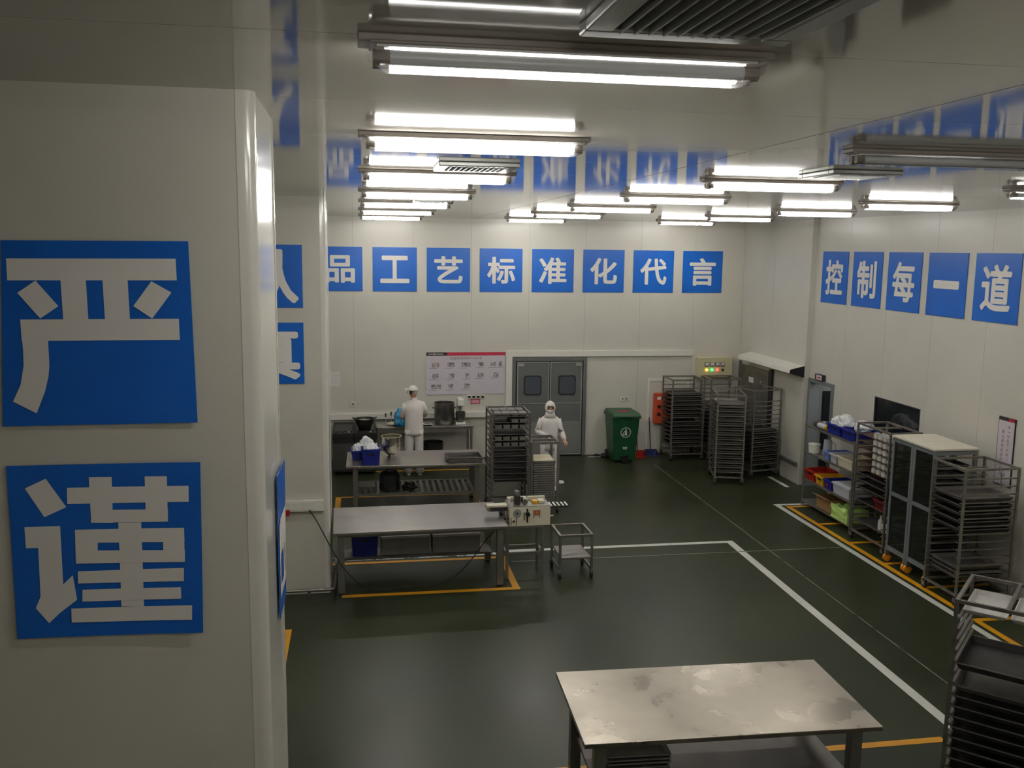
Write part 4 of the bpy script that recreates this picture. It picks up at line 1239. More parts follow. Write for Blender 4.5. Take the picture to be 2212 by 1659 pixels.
# ------------------------------------------------------------------ stoves and counter goods
for i in range(2):
    xx = -0.31 + 0.40 * i
    t = thing('stove', ['left black stove cabinet beside the far pillar', 'right black stove cabinet under the wok'][i], 'stove', (xx, 17.50, 0), 0, 'black stoves on the back wall')
    B(-0.195, 0.195, -0.57, 0.55, 0.06, 0.70).build('body', mat('stove_black', (0.02, 0.02, 0.019, 1), 0.55, var=0.2, spec=0.2), t, bevel=0.004)
    B(-0.195, 0.195, -0.575, -0.5701, 0.10, 0.60).build('front_door', mat('stove_front', (0.05, 0.05, 0.048, 1), 0.45), t)
    B(-0.197, 0.197, -0.58, 0.55, 0.7005, 0.79).build('cook_top', mat('stove_black', (0, 0, 0, 1)), t, bevel=0.005)
    B(-0.16, 0.16, -0.38, 0.30, 0.7903, 0.797).build('glass_plate', mat('cooktop_glass', (0.01, 0.01, 0.01, 1), 0.35, spec=0.15), t)
    for k in range(3):
        MB().cyl((-0.12 + 0.11 * k, -0.50, 0.79), (-0.12 + 0.11 * k, -0.50, 0.815), 0.022, n=14).build('knob', [charcoal_print, charcoal_print, frame_alu][k], t, smooth=True)
    for a in (-0.16, 0.16):
        for b in (-0.5, 0.48):
            MB().cyl((a, b, 0), (a, b, 0.06), 0.02, n=10).build('foot', rubber, t)
t = thing('wok', 'black two handled wok on the right stove', 'wok', (0.085, 17.32, 0.797))
blk = mat('cast_iron', (0.03, 0.03, 0.024, 1), 0.4, 0.4, var=0.3)
MB().lathe([(0, 0), (0.10, 0), (0.115, 0.01), (0.165, 0.12), (0.188, 0.2), (0.182, 0.2), (0.155, 0.12), (0.10, 0.02), (0, 0.012)], n=28).build('bowl', blk, t, smooth=True)
for s in (-1, 1):
    MB().tube([(s * 0.18, -0.05, 0.19), (s * 0.22, -0.035, 0.215), (s * 0.22, 0.035, 0.215), (s * 0.18, 0.05, 0.19)], 0.009).build('handle', blk, t)
MB().lathe([(0, 0.15), (0.168, 0.15), (0, 0.155)], n=24).build('contents', mat('dough_mix', C(200, 190, 160), 0.6, var=0.2), t)
t = thing('stock_pot', 'tall steel stock pot on the back counter', 'pot', (1.625, 17.70, 0.802))
MB().lathe([(0, 0), (0.188, 0), (0.195, 0.012), (0.195, 0.40), (0.188, 0.40), (0.188, 0.02), (0, 0.02)], n=32).build('body', mat('pot_steel', (0.22, 0.21, 0.20, 1), 0.3, 0.85), t, smooth=True)
MB().lathe([(0.186, 0.401), (0.203, 0.401), (0.203, 0.412), (0.186, 0.412)], n=32).build('rim', steel_leg, t, smooth=True)
for s in (-1, 1):
    MB().tube([(s * 0.19, -0.05, 0.3), (s * 0.23, -0.04, 0.31), (s * 0.23, 0.04, 0.31), (s * 0.19, 0.05, 0.3)], 0.008).build('handle', steel_leg, t)
t = thing('stand_mixer', 'white stand mixer with steel bowl at the end of the back counter', 'mixer', (1.93, 17.66, 0.802))
MB().taper((-0.10, 0.10, -0.16, 0.16, 0), (-0.09, 0.09, -0.15, 0.15, 0.04)).build('base', white_p, t, bevel=0.006)
MB().taper((-0.06, 0.06, 0.06, 0.15, 0.04), (-0.055, 0.055, 0.04, 0.14, 0.36)).build('column', white_p, t, bevel=0.01)
MB().taper((-0.065, 0.065, -0.16, 0.14, 0.36), (-0.06, 0.06, -0.15, 0.13, 0.50)).build('head', white_p, t, bevel=0.02)
MB().lathe([(0, 0.041), (0.06, 0.041), (0.09, 0.08), (0.098, 0.24), (0.092, 0.24), (0.08, 0.09), (0, 0.06)], c=(0, -0.06, 0), n=24).build('bowl', mat('pot_steel', (0, 0, 0, 1)), t, smooth=True)
MB().cyl((0, -0.06, 0.2), (0, -0.06, 0.36), 0.02, n=12).build('beater_shaft', steel_dark, t)
t = thing('kitchen_scale', 'small white scale on the counter beside the capped worker', 'scale', (1.28, 17.50, 0.802))
B(-0.075, 0.075, -0.08, 0.08, 0, 0.025).build('base', black_p, t, bevel=0.004)
B(-0.08, 0.08, -0.085, 0.085, 0.0255, 0.035).build('plate', white_p, t, bevel=0.003)
B(-0.06, 0.06, -0.05, 0.06, 0.0352, 0.037).build('plate_inlay', grey_print, t)
t = thing('spatula_plate', 'plate of pale paste on the back counter', 'plate', (0.62, 17.60, 0.802))
MB().lathe([(0, 0), (0.07, 0), (0.11, 0.018), (0.108, 0.022), (0.07, 0.006), (0, 0.006)], n=24).build('dish', white_p, t, smooth=True)
pb = blob('paste', (0.17, 0.17, 0.06), flour, 51, 0.3, t)
pb.location = (0, 0, 0.008)
for i, (x, y) in enumerate(((0.49, 17.66), (0.60, 17.80))):
    t = thing('spatula', ['left dark spatula standing behind the plate of paste', 'right dark spatula standing behind the plate of paste'][i], 'spatula', (x, y, 0.802), 0, 'spatulas on the counter')
    MB().bar((0, 0, 0), (0.0, 0.06, 0.14), 0.012, 0.012).build('handle', steel_dark, t)
    MB().bar((0.0, 0.06, 0.14), (0.0, 0.075, 0.21), 0.035, 0.02).build('blade', black_p, t, bevel=0.004)
o = blob('blue_bag', (0.26, 0.2, 0.42), cyan_bag, 61, 0.35)
o.location = (0.76, 17.44, 0.802)
tag(o, 'crumpled bright blue plastic bag beside the capped worker', 'bag')
t = thing('dark_basin', 'dark basin standing on a stool under the back counter', 'basin', (1.40, 17.6, 0))
MB().lathe([(0, 0.20), (0.15, 0.20), (0.19, 0.22), (0.2, 0.46), (0.194, 0.46), (0.18, 0.23), (0, 0.22)], n=24).build('bowl', mat('black_steel', (0, 0, 0, 1)), t, smooth=True)
for a, b in ((-0.1, -0.1), (0.1, -0.1), (0.1, 0.1), (-0.1, 0.1)):
    MB().cyl((a, b, 0), (a * 0.9, b * 0.9, 0.2), 0.012, n=8).build('leg', steel_dark, t)
t = thing('signal_lamp', 'small stack of red green and amber lights beside the far pillar', 'signal light', (-0.56, 16.62, 0))
B(-0.06, 0.0, 0.0, 0.1, 0, 1.05).build('post', charcoal_print, t)
for k, mm in enumerate((led_amber, led_green, led_red)):
    B(0.0005, 0.012, 0.03, 0.06, 0.80 + 0.045 * k, 0.835 + 0.045 * k).build('light', mm, t)

# ------------------------------------------------------------------ coding machine and cart
def machine():
    t = thing('coding_machine', 'cream tabletop coding machine on a steel stand at the table end', 'machine', (1.86, 11.2, 0), math.radians(1.5))
    Wm, Dm = 0.535, 0.33
    B(0, Wm, 0, Dm, 0.69, 0.945).build('body', cream, t, bevel=0.006)
    B(0.0, Wm, 0.0, Dm, 0.9455, 0.952).build('top_plate', steel, t)
    B(0.02, Wm * 0.98, Dm - 0.05, Dm - 0.01, 0.952, 1.0).build('rear_housing', cream, t, bevel=0.005)
    for x, y in ((-0.02, 0.02), (0.44, 0.02), (-0.02, 0.31), (0.44, 0.31)):
        B(x - 0.018, x + 0.018, y - 0.018, y + 0.018, 0.0, 0.6895).build('leg', steel_leg, t)
    for y in (0.02, 0.31):
        MB().bar((-0.002, y, 0.33), (0.42, y, 0.33), 0.03).build('stretcher', steel_leg, t)
    for x in (-0.02, 0.44):
        MB().bar((x, 0.038, 0.33), (x, 0.292, 0.33), 0.03).build('stretcher', steel_leg, t)
    MB().bar((-0.038, 0.02, 0.675), (0.44, 0.02, 0.675), 0.03).build('stand_rail', steel_leg, t)
    # infeed arm over the table
    B(-0.27, -0.005, 0.12, 0.24, 0.90, 0.945).build('infeed_belt', cream, t, bevel=0.008)
    B(-0.25, -0.005, 0.10, 0.119, 0.87, 0.92).build('belt_side', charcoal_print, t)
    MB().cyl((-0.25, 0.09, 0.895), (-0.25, 0.25, 0.895), 0.022, n=14).build('belt_roller', steel_dark, t, smooth=True)
    for k, (x, z) in enumerate(((-0.1, 0.85), (-0.06, 0.80))):
        MB().cyl((x, 0.03, z), (x, 0.10, z), 0.025, n=12).build('adjuster', black_p, t, smooth=True)
        B(x - 0.02, 0.0, 0.02, 0.1, z - 0.045, z - 0.03).build('adjuster_plate', steel_leg, t)
    # front controls
    MB().cyl((0.10, -0.001, 0.865), (0.10, -0.008, 0.865), 0.052, n=24).build('speed_dial', frame_alu, t, smooth=True)
    MB().cyl((0.10, -0.0082, 0.865), (0.10, -0.016, 0.865), 0.012, n=12).build('dial_hub', charcoal_print, t, smooth=True)
    B(0.222, 0.242, -0.006, -0.0005, 0.74, 0.92).build('lever_slot', black_p, t)
    MB().cyl((0.232, -0.0062, 0.855), (0.232, -0.05, 0.855), 0.028, n=14).build('lever_knob', black_p, t, smooth=True)
    sw = B(0.33, 0.38, -0.014, -0.0005, 0.835, 0.895).build('power_switch', red_p, t, bevel=0.003)
    B(0.335, 0.375, -0.02, -0.0142, 0.845, 0.885).build('switch_button', mat('orange_plastic', C(226, 110, 40), 0.4), sw)
    for x in (0.318, 0.392, 0.022, 0.092, 0.19):
        z0 = 0.80 if x > 0.3 else 0.71 if x < 0.15 else 0.77
        B(x - 0.003, x + 0.003, -0.012, -0.0005, z0, z0 + 0.1).build('guard_bar', charcoal_print, t)
    MB().cyl((0.056, -0.0005, 0.76), (0.056, -0.012, 0.76), 0.015, n=12).build('small_knob', charcoal_print, t)
    # mechanism on top
    rnd = random.Random(3)
    B(0.09, 0.16, 0.09, 0.2, 0.952, 1.06).build('print_head', charcoal_print, t, bevel=0.004)
    MB().cyl((0.125, 0.1, 1.09), (0.125, 0.2, 1.09), 0.035, n=16).build('ink_roller', steel_dark, t, smooth=True)
    MB().cyl((0.12, 0.15, 1.06), (0.12, 0.15, 1.20), 0.008, n=8).build('spring_post', steel_leg, t)
    MB().cyl((0.25, 0.16, 0.952), (0.25, 0.16, 1.17), 0.007, n=8).build('spring_post', steel_leg, t)
    MB().cyl((0.03, 0.17, 0.952), (0.03, 0.17, 1.02), 0.018, n=12).build('guide_pin', white_p, t)
    MB().cyl((0.21, 0.17, 1.0), (0.26, 0.17, 1.0), 0.03, n=14).build('feed_wheel', white_p, t, smooth=True)
    MB().cyl((0.225, 0.12, 0.97), (0.225, 0.22, 0.97), 0.02, n=12).build('feed_shaft', steel_leg, t, smooth=True)
    B(0.32, 0.39, 0.10, 0.19, 0.952, 0.985).build('yellow_guide', yellow_p, t)
    B(0.40, 0.48, 0.10, 0.21, 0.952, 0.99).build('guide_plate', cream, t, bevel=0.004)
    for k in range(7):
        x, y = rnd.uniform(0.04, 0.3), rnd.uniform(0.06, 0.25)
        MB().cyl((x, y, 0.952), (x, y, 0.952 + rnd.uniform(0.03, 0.09)), rnd.uniform(0.006, 0.014), n=8).build('bolt', steel_leg if k % 2 else charcoal_print, t)
    # outfeed rollers
    for s in (0.06, 0.20):
        MB().bar((Wm, s + 0.02, 0.905), (Wm + 0.26, s + 0.02, 0.905), 0.012, 0.02).build('outfeed_rail', charcoal_print, t)
    for k in range(5):
        x = Wm + 0.03 + k * 0.052
        MB().bar((x, 0.07, 0.922), (x, 0.23, 0.922), 0.02, 0.012).build('outfeed_slat', white_p, t)
    MB().cyl((Wm, 0.05, 0.80), (Wm + 0.05, 0.05, 0.80), 0.008, n=8).build('side_pin', white_p, t)
machine()
def cart():
    t = thing('small_cart', 'small open steel cart with one low shelf beside the machine', 'cart', (2.72, 11.37, 0), math.radians(1.0))
    x, y, hh = 0.21, 0.235, 0.575
    for sx in (-1, 1):
        for sy in (-1, 1):
            B(sx * x - 0.015, sx * x + 0.015, sy * y - 0.015, sy * y + 0.015, 0.10, hh - 0.03).build('post', steel_leg, t)
            c_ = B(sx * x - 0.025, sx * x + 0.025, sy * y - 0.02, sy * y + 0.02, 0.06, 0.0995).build('caster', steel_dark, t)
            MB().cyl((sx * x - 0.014, sy * y, 0.04), (sx * x + 0.014, sy * y, 0.04), 0.04, n=16).build('wheel', rubber, c_, smooth=True)
    for s in (-1, 1):
        MB().bar((-x - 0.015, s * y, hh - 0.015), (x + 0.015, s * y, hh - 0.015), 0.03).build('top_rail', steel, t)
        MB().bar((s * x, -y + 0.015, hh - 0.015), (s * x, y - 0.015, hh - 0.015), 0.03).build('top_rail', steel, t)
        MB().bar((s * x, -y + 0.015, 0.115), (s * x, y - 0.015, 0.115), 0.03).build('base_rail', steel_leg, t)
    B(-x + 0.016, x - 0.016, -y - 0.01, y + 0.01, 0.25, 0.275).build('shelf', steel, t, bevel=0.003)
cart()

# ------------------------------------------------------------------ green wheelie bin, brooms
def bin_():
    t = thing('waste_bin', 'green wheeled waste bin with white litter emblem', 'bin', (5.19, 17.60, 0))
    MB().taper((-0.22, 0.22, -0.24, 0.24, 0.04), (-0.275, 0.275, -0.31, 0.31, 0.93)).build('body', green_p, t, bevel=0.012)
    MB().box(-0.295, 0.295, -0.33, 0.32, 0.9, 0.945).build('rim', green_p, t, bevel=0.008)
    lid = MB().taper((-0.30, 0.30, -0.345, 0.33, 0.946), (-0.26, 0.26, -0.29, 0.31, 1.015)).build('lid', green_p, t, bevel=0.012)
    B(-0.08, 0.08, -0.18, -0.04, 1.0155, 1.02).build('lid_sticker', crimson, lid)
    B(-0.12, 0.12, -0.375, -0.345, 0.935, 0.96).build('lid_grip', green_p, lid, bevel=0.006)
    # emblem on the sloping front
    def fp(x, z):
        return (x, -(0.24 + (z - 0.04) / 0.89 * 0.07) - 0.003, z)
    cz = 0.62
    mb = MB()
    n = 28
    V, F = [], []
    for i in range(n):
        a = 2 * PI * i / n
        V += [fp(0.105 * math.cos(a), cz + 0.105 * math.sin(a)), fp(0.092 * math.cos(a), cz + 0.092 * math.sin(a))]
    for i in range(n):
        j = (i + 1) % n
        F.append((2 * i, 2 * j, 2 * j + 1, 2 * i + 1))
    mb.add(V, F)
    for P in ([(-0.02, -0.06), (0.0, -0.06), (0.015, 0.02), (-0.02, 0.03)], [(0.005, -0.06), (0.03, -0.06), (0.02, 0.03), (-0.01, 0.03)], [(-0.015, 0.02), (0.02, 0.02), (0.015, 0.045), (-0.01, 0.045)],
              [(-0.012, 0.05), (0.012, 0.05), (0.012, 0.072), (-0.012, 0.072)], [(-0.05, -0.01), (-0.015, 0.02), (-0.015, 0.035), (-0.055, 0.0)], [(-0.065, -0.06), (-0.035, -0.06), (-0.035, -0.02), (-0.065, -0.02)]):
        mb.add([fp(a, cz + b) for a, b in P], [(0, 1, 2, 3)])
    mb.build('emblem', paper, t)
    mk = MB()
    for a in range(3):
        mk.add([fp(-0.045 + 0.033 * a, 0.29), fp(-0.022 + 0.033 * a, 0.29), fp(-0.022 + 0.033 * a, 0.325), fp(-0.045 + 0.033 * a, 0.325)], [(0, 1, 2, 3)])
    mk.add([fp(-0.03, 0.27), fp(0.03, 0.27), fp(0.045, 0.282), fp(-0.045, 0.282)], [(0, 1, 2, 3)])
    mk.build('lettering', paper, t)
    for s in (-1, 1):
        MB().cyl((s * 0.2, 0.24, 0.09), (s * 0.25, 0.24, 0.09), 0.09, n=20).build('wheel', rubber, t, smooth=True)
    MB().box(-0.07, 0.07, -0.29, -0.235, 0.03, 0.15).build('pedal_recess', black_p, t)
    MB().box(-0.06, 0.06, -0.34, -0.29, 0.02, 0.045).build('pedal', black_p, t)
bin_()
def dustpan(label, loc, rz, m_, hm):
    t = thing('dustpan', label, 'dustpan', loc, rz, 'dustpans beside the bin')
    MB().poly([(-0.13, 0, 0), (0.13, 0, 0), (0.13, 0.2, 0.0), (-0.13, 0.2, 0.0)], (0, 0, 0.006)).box(-0.13, 0.13, 0.19, 0.2, 0.006, 0.12).poly([(-0.13, 0, 0.006), (-0.13, 0.19, 0.006), (-0.13, 0.19, 0.12)], (0.006, 0, 0)).poly([(0.124, 0, 0.006), (0.124, 0.19, 0.006), (0.124, 0.19, 0.12)], (0.006, 0, 0)).build('pan', m_, t)
    MB().cyl((0, 0.195, 0.1), (-0.03, 0.26, 0.78), 0.011, n=10).build('handle', hm, t)
dustpan('red dustpan with long handle beside the green bin', (5.63, 17.72, 0), 0, red_p, mat('red_handle', C(150, 60, 52), 0.5))
dustpan('dark blue dustpan with long handle in front of the hatch', (5.93, 17.78, 0), 0, mat('navy_plastic', C(44, 50, 96), 0.45), charcoal_print)
for i, (x, y, s) in enumerate(((4.78, 17.97, 0.06), (4.94, 17.9, 0.09))):
    o = blob('floor_rag', (s * 2, s * 1.4, s), hair_m, 71 + i, 0.3)
    o.location = (x, y, 0)
    tag(o, ['small dark lump on the floor left of the green bin', 'dark rag on the floor touching the green bin'][i], 'rag', 'rags beside the bin')
o = blob('paper_scrap', (0.13, 0.1, 0.08), paper, 80, 0.3)
o.location = (3.56, 15.85, 0)
tag(o, 'crumpled white scrap on the floor right of the tray trolley', 'paper')

# ------------------------------------------------------------------ far pillar fittings: trunking, cable, bumper pipe
t = thing('socket_trunking', 'white socket trunking across the front of the farther pillar', 'socket strip', (-0.9, 11.012, 1.05))
B(-0.5, 0.46, -0.06, 0, 0, 0.135).build('channel', white_p, t, bevel=0.005)
for x in (0.05, 0.21):
    B(x, x + 0.13, -0.066, -0.0601, 0.02, 0.115).build('socket_plate', white_p, t, bevel=0.003)
B(-0.02, 0.06, -0.1, -0.061, -0.04, 0.03).build('plug', red_p, t, bevel=0.004)
def spline(P, n=8):
    P = [Vector(p) for p in P]
    out = []
    for i in range(len(P) - 1):
        p0, p1, p2, p3 = P[max(i - 1, 0)], P[i], P[i + 1], P[min(i + 2, len(P) - 1)]
        for k in range(n):
            t_ = k / n
            out.append(0.5 * ((2 * p1) + (p2 - p0) * t_ + (2 * p0 - 5 * p1 + 4 * p2 - p3) * t_ * t_ + (3 * p1 - p0 - 3 * p2 + p3) * t_ ** 3))
    return out + [P[-1]]
tag(MB().tube(spline([(-0.61, 10.95, 1.07), (-0.52, 10.86, 0.95), (-0.36, 10.76, 0.66), (-0.2, 10.75, 0.38), (0.02, 10.85, 0.12), (0.22, 11.0, 0.012), (0.6, 11.05, 0.008), (0.95, 11.1, 0.008), (1.2, 11.18, 0.10), (1.42, 11.22, 0.32), (1.6, 11.25, 0.55), (1.84, 11.3, 0.74)]), 0.007).build('power_cable', rubber, smooth='all'),
    'black power cable drooping from the pillar socket under the middle table', 'cable')
t = thing('bumper_rail', 'low steel pipe rail around the foot of the farther pillar', 'rail', (-0.328, 10.88, 0))
MB().tube([(-1.3, 0, 0.09), (-0.05, 0, 0.09), (-0.015, 0.015, 0.09), (0, 0.05, 0.09), (0, 1.05, 0.09), (-0.015, 1.085, 0.09), (-0.05, 1.1, 0.09), (-1.3, 1.1, 0.09)], 0.02, 10).build('pipe', steel_leg, t, smooth=True)
for x, y in ((-0.3, 0), (-1.1, 0), (0, 0.6), (-0.3, 1.1)):
    MB().cyl((x, y, 0), (x, y, 0.072), 0.018, n=10).build('foot', steel_leg, t)

# ------------------------------------------------------------------ people
def skinned(name, nodes, edges, root, parent, material, skin_zone=None):
    names = list(nodes)
    me = bpy.data.meshes.new(name)
    me.from_pydata([nodes[n][0] for n in names], [(names.index(a), names.index(b)) for a, b in edges], [])
    o = bpy.data.objects.new(name, me)
    COL.objects.link(o)
    sk = o.modifiers.new('skin', 'SKIN')
    sk.use_smooth_shade = True
    if not me.skin_vertices:
        bpy.context.view_layer.update()
    lay = me.skin_vertices[0].data if me.skin_vertices else None
    if lay is None:
        bm = bmesh.new()
        bm.from_mesh(me)
        bm.verts.layers.skin.verify()
        bm.to_mesh(me)
        bm.free()
        lay = me.skin_vertices[0].data
    for i, n in enumerate(names):
        r = nodes[n][1]
        lay[i].radius = (r, r)
        lay[i].use_root = (n == root)
    ss = o.modifiers.new('sub', 'SUBSURF')
    ss.levels = 2
    ss.render_levels = 2
    bpy.context.view_layer.update()
    out = bpy.data.meshes.new_from_object(o.evaluated_get(bpy.context.evaluated_depsgraph_get()))
    out.name = name
    bpy.data.objects.remove(o)
    out.materials.clear()
    out.materials.append(material)
    out.materials.append(cloth_w)
    for p in out.polygons:
        p.use_smooth = True
        p.material_index = 0 if skin_zone(p.center) else 1
    return link(name, out, parent)
def hand(nodes, edges, key, wrist, palm_dir, side_dir, curl):
    """palm node plus five unequal, bent fingers"""
    w_, d, s, c = Vector(wrist), Vector(palm_dir).normalized(), Vector(side_dir).normalized(), Vector(curl).normalized()
    nodes[key + 'palm'] = (tuple(w_ + d * 0.05), 0.024)
    nodes[key + 'knuckle'] = (tuple(w_ + d * 0.085), 0.026)
    edges.append((key + 'wrist', key + 'palm'))
    edges.append((key + 'palm', key + 'knuckle'))
    for i, (off_, ln) in enumerate(((-0.03, 0.062), (-0.01, 0.075), (0.01, 0.07), (0.028, 0.055))):
        a = w_ + d * 0.10 + s * off_
        b = a + d * ln * 0.55 + c * 0.008
        e = b + d * ln * 0.35 + c * 0.03
        for nm, p, r in (('a', a, 0.010), ('b', b, 0.009), ('e', e, 0.008)):
            nodes[key + 'f%d%s' % (i, nm)] = (tuple(p), r)
        edges += [(key + 'knuckle', key + 'f%da' % i), (key + 'f%da' % i, key + 'f%db' % i), (key + 'f%db' % i, key + 'f%de' % i)]
    a = w_ + d * 0.045 - s * 0.035
    b = a + d * 0.04 - s * 0.02 + c * 0.01
    nodes[key + 't0'] = (tuple(a), 0.011)
    nodes[key + 't1'] = (tuple(b), 0.009)
    edges += [(key + 'palm', key + 't0'), (key + 't0', key + 't1')]
def sleeve(pts, rs):
    return MB().sweep([Vector(p) for p in pts], rs, 14)
def person(label, loc, rz, sc, L, R, head_off=(0, 0), lean=0.0):
    """L/R: elbow and wrist positions of the two arms (local; the figure faces +Y)"""
    t = thing('person', label, 'person', loc, rz, 'bakery workers')
    t.scale = (sc * 0.84, sc * 0.9, sc)
    ln = lambda z: lean * max(0, z - 0.9)
    nodes = {'pelvis': ((0, 0, 0.92), 0.13), 'waist': ((0, ln(1.06), 1.06), 0.12), 'chest': ((0, ln(1.25), 1.25), 0.135), 'collar': ((0, ln(1.38), 1.38), 0.085),
             'neck': ((0, ln(1.45), 1.45), 0.05), 'jaw': ((head_off[0] * 0.6, ln(1.5) + 0.03 + head_off[1] * 0.6, 1.515), 0.068), 'head': ((head_off[0], ln(1.6) + 0.015, 1.59), 0.092), 'crown': ((head_off[0] * 0.8, ln(1.65), 1.645), 0.075)}
    edges = [('pelvis', 'waist'), ('waist', 'chest'), ('chest', 'collar'), ('collar', 'neck'), ('neck', 'jaw'), ('jaw', 'head'), ('head', 'crown')]
    for k, s, A in (('L', -1, L), ('R', 1, R)):
        nodes[k + 'sho'] = ((s * 0.175, ln(1.36), 1.355), 0.062)
        nodes[k + 'elb'] = (A[0], 0.045)
        nodes[k + 'wrist'] = (A[1], 0.03)
        edges += [('collar', k + 'sho'), (k + 'sho', k + 'elb'), (k + 'elb', k + 'wrist')]
        e, w_ = Vector(A[0]), Vector(A[1])
        d = (w_ - e).normalized()
        side = d.cross(Vector((0, 0, 1)))
        side = side.normalized() if side.length > 0.1 else Vector((1, 0, 0))
        hand(nodes, edges, k, A[1], d, side * s, side.cross(d) if side.cross(d).z < 0 else d.cross(side))
        nodes[k + 'hip'] = ((s * 0.095, 0, 0.86), 0.10)
        nodes[k + 'knee'] = ((s * 0.11, 0.02, 0.48), 0.06)
        nodes[k + 'ank'] = ((s * 0.11, -0.01, 0.09), 0.042)
        nodes[k + 'toe'] = ((s * 0.125, 0.13, 0.045), 0.035)
        edges += [('pelvis', k + 'hip'), (k + 'hip', k + 'knee'), (k + 'knee', k + 'ank'), (k + 'ank', k + 'toe')]
    skinned('body', nodes, edges, 'pelvis', t, skin_m, lambda c: (c.z > 1.44 and abs(c.x) < 0.13) or (c - Vector(L[1])).length < 0.2 or (c - Vector(R[1])).length < 0.2)
    # jacket: torso plus sleeves
    j = MB()
    j.loft([(0, 0, 0.78, 0.215, 0.155), (0, 0, 0.84, 0.212, 0.155), (0, ln(1.0), 1.0, 0.20, 0.15), (0, ln(1.15), 1.15, 0.205, 0.15), (0, ln(1.28), 1.28, 0.215, 0.148), (0, ln(1.36), 1.36, 0.205, 0.125), (0, ln(1.41), 1.41, 0.14, 0.09), (0, ln(1.44), 1.44, 0.08, 0.07), (0, ln(1.47), 1.475, 0.07, 0.065)], 24)
    for k, s, A in (('L', -1, L), ('R', 1, R)):
        sh = Vector((s * 0.165, ln(1.36), 1.35))
        e, w_ = Vector(A[0]), Vector(A[1])
        pts = [sh, sh.lerp(e, 0.5), e + (sh - e) * 0.08, e + (w_ - e) * 0.1, e.lerp(w_, 0.55), e.lerp(w_, 0.92)]
        j.sweep(pts, [0.085, 0.075, 0.068, 0.066, 0.056, 0.05], 14)
    j.build('jacket', cloth_w, t, smooth='all')
    tr = MB()
    for s in (-1, 1):
        tr.loft([(s * 0.125, -0.005, 0.06, 0.095, 0.095), (s * 0.12, 0.0, 0.25, 0.095, 0.095), (s * 0.112, 0.015, 0.5, 0.095, 0.10), (s * 0.10, 0.005, 0.75, 0.11, 0.125), (s * 0.095, 0, 0.88, 0.115, 0.135)], 18)
    tr.build('trousers', cloth_w, t, smooth='all')
    for s in (-1, 1):
        MB().loft([(s * 0.122, 0.06, 0.0, 0.05, 0.125), (s * 0.122, 0.06, 0.03, 0.052, 0.128), (s * 0.12, 0.04, 0.07, 0.045, 0.10), (s * 0.118, 0.0, 0.11, 0.04, 0.055)], 16).build('shoe', white_p, t, smooth='all')
    return t
def shell(name, parent, m_, c, r, keep, sc=(1, 1, 1)):
    """part of a sphere shell, kept where keep(direction) is true"""
    bm = bmesh.new()
    bmesh.ops.create_uvsphere(bm, u_segments=28, v_segments=18, radius=r)
    bmesh.ops.delete(bm, geom=[f for f in bm.faces if not keep(f.calc_center_median().normalized())], context='FACES')
    bmesh.ops.solidify(bm, geom=bm.faces[:], thickness=0.004)
    for v in bm.verts:
        v.co = Vector((v.co.x * sc[0] + c[0], v.co.y * sc[1] + c[1], v.co.z * sc[2] + c[2]))
    me = bpy.data.meshes.new(name)
    bm.to_mesh(me)
    bm.free()
    me.materials.append(m_)
    for p in me.polygons:
        p.use_smooth = True
    return link(name, me, parent)
# worker with cap, back to the camera, head turned left
p1 = person('worker in white jacket and peaked cap seen from behind at the counter', (0.985, 16.82, 0), 0.0, 0.985,
            [(-0.26, 0.10, 1.12), (-0.13, 0.34, 1.04)], [(0.27, 0.14, 1.16), (0.14, 0.40, 1.05)], head_off=(-0.03, 0.0), lean=0.05)
cx_, cy_, cz_ = -0.03, 0.045, 1.60
cp = shell('cap', p1, cloth_w, (cx_ + 0.01, cy_ - 0.015, cz_ + 0.015), 0.112, lambda d: d.z > 0.05, (1.0, 1.02, 0.86))
vz = MB()
pts = []
for k in range(9):
    a = PI * 0.62 + (k / 8) * PI * 0.62
    pts.append((cx_ + 0.10 * math.cos(a), cy_ - 0.015 + 0.10 * math.sin(a), cz_ + 0.025))
for k in range(8, -1, -1):
    a = PI * 0.62 + (k / 8) * PI * 0.62
    o_ = 0.10 + 0.085 * math.sin(k / 8 * PI)
    pts.append((cx_ + o_ * math.cos(a), cy_ - 0.015 + o_ * math.sin(a), cz_ + 0.03 - 0.0 * o_))
vz.poly(pts, (0, 0, 0.008)).build('peak', cloth_w, cp)
shell('hair_net', p1, mat('pale_net', C(196, 176, 168), 0.8), (cx_ + 0.012, cy_ - 0.015, cz_ - 0.005), 0.103, lambda d: d.z < 0.12 and d.z > -0.62 and d.x > -0.1, (0.97, 0.99, 0.95))
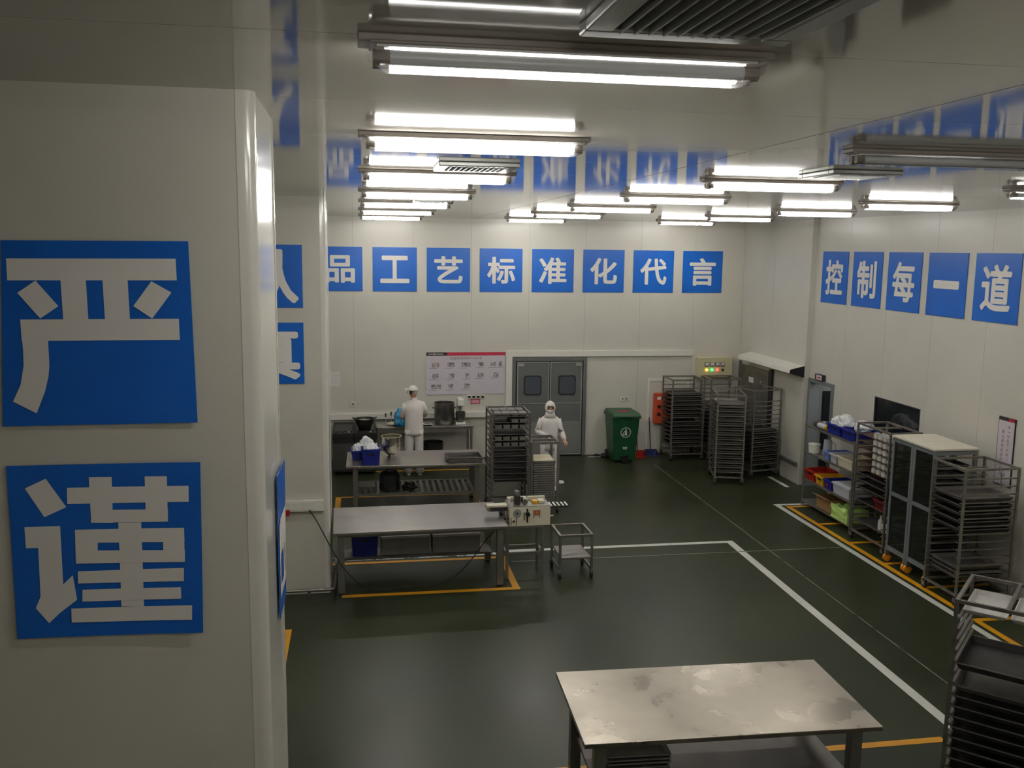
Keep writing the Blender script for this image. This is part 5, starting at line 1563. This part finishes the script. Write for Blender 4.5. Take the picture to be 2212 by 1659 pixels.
shell('sideburn', p1, hair_m, (cx_ - 0.006, cy_ - 0.015, cz_ - 0.005), 0.101, lambda d: d.z < 0.15 and d.z > -0.5 and d.x < -0.12 and d.x > -0.62 and d.y < 0.3, (1, 1, 1))
MB().loft([(cx_ - 0.10, cy_ + 0.02, cz_ - 0.04, 0.012, 0.014), (cx_ - 0.112, cy_ + 0.02, cz_ - 0.02, 0.012, 0.012), (cx_ - 0.1, cy_ + 0.02, cz_ + 0.01, 0.006, 0.008)], 8).build('nose', skin_m, p1, smooth='all')
# worker with hood and mask, facing the camera
p2 = person('worker in white hooded suit and mask standing before the double door', (3.27, 15.52, 0), PI - 0.12, 0.925,
            [(-0.27, 0.06, 1.10), (-0.31, 0.30, 1.02)], [(0.29, 0.03, 1.12), (0.08, 0.24, 1.06)], head_off=(0.0, 0.02), lean=0.06)
hx, hy, hz_ = 0.0, 0.055, 1.585
shell('hood', p2, cloth_w, (hx, hy - 0.005, hz_), 0.122, lambda d: not (d.y > 0.55 and -0.55 < d.z < 0.42 and abs(d.x) < 0.62), (0.96, 1.0, 1.08))
MB().loft([(0, 0.03, 1.40, 0.15, 0.11), (0, 0.04, 1.45, 0.115, 0.1), (0, 0.05, 1.50, 0.10, 0.10)], 20).build('hood_collar', cloth_w, p2, smooth='all')
shell('mask', p2, mask_m, (hx, hy + 0.012, hz_ - 0.045), 0.098, lambda d: d.y > 0.35 and d.z < 0.15 and d.z > -0.75, (0.92, 1.08, 0.95))
for s in (-1, 1):
    e_ = MB().lathe([(0, -0.008), (0.008, -0.005), (0.010, 0), (0.008, 0.005), (0, 0.008)], c=(hx + s * 0.034, hy + 0.092, hz_ + 0.012), n=10).build('eye', hair_m, p2, smooth='all')
    MB().bar((hx + s * 0.02, hy + 0.096, hz_ + 0.034), (hx + s * 0.05, hy + 0.088, hz_ + 0.036), 0.006, 0.006).build('eyebrow', hair_m, p2)
MB().loft([(0, hy + 0.098, hz_ - 0.03, 0.013, 0.014), (0, hy + 0.10, hz_ - 0.01, 0.011, 0.012), (0, hy + 0.092, hz_ + 0.02, 0.006, 0.008)], 8).build('nose', skin_m, p2, smooth='all')
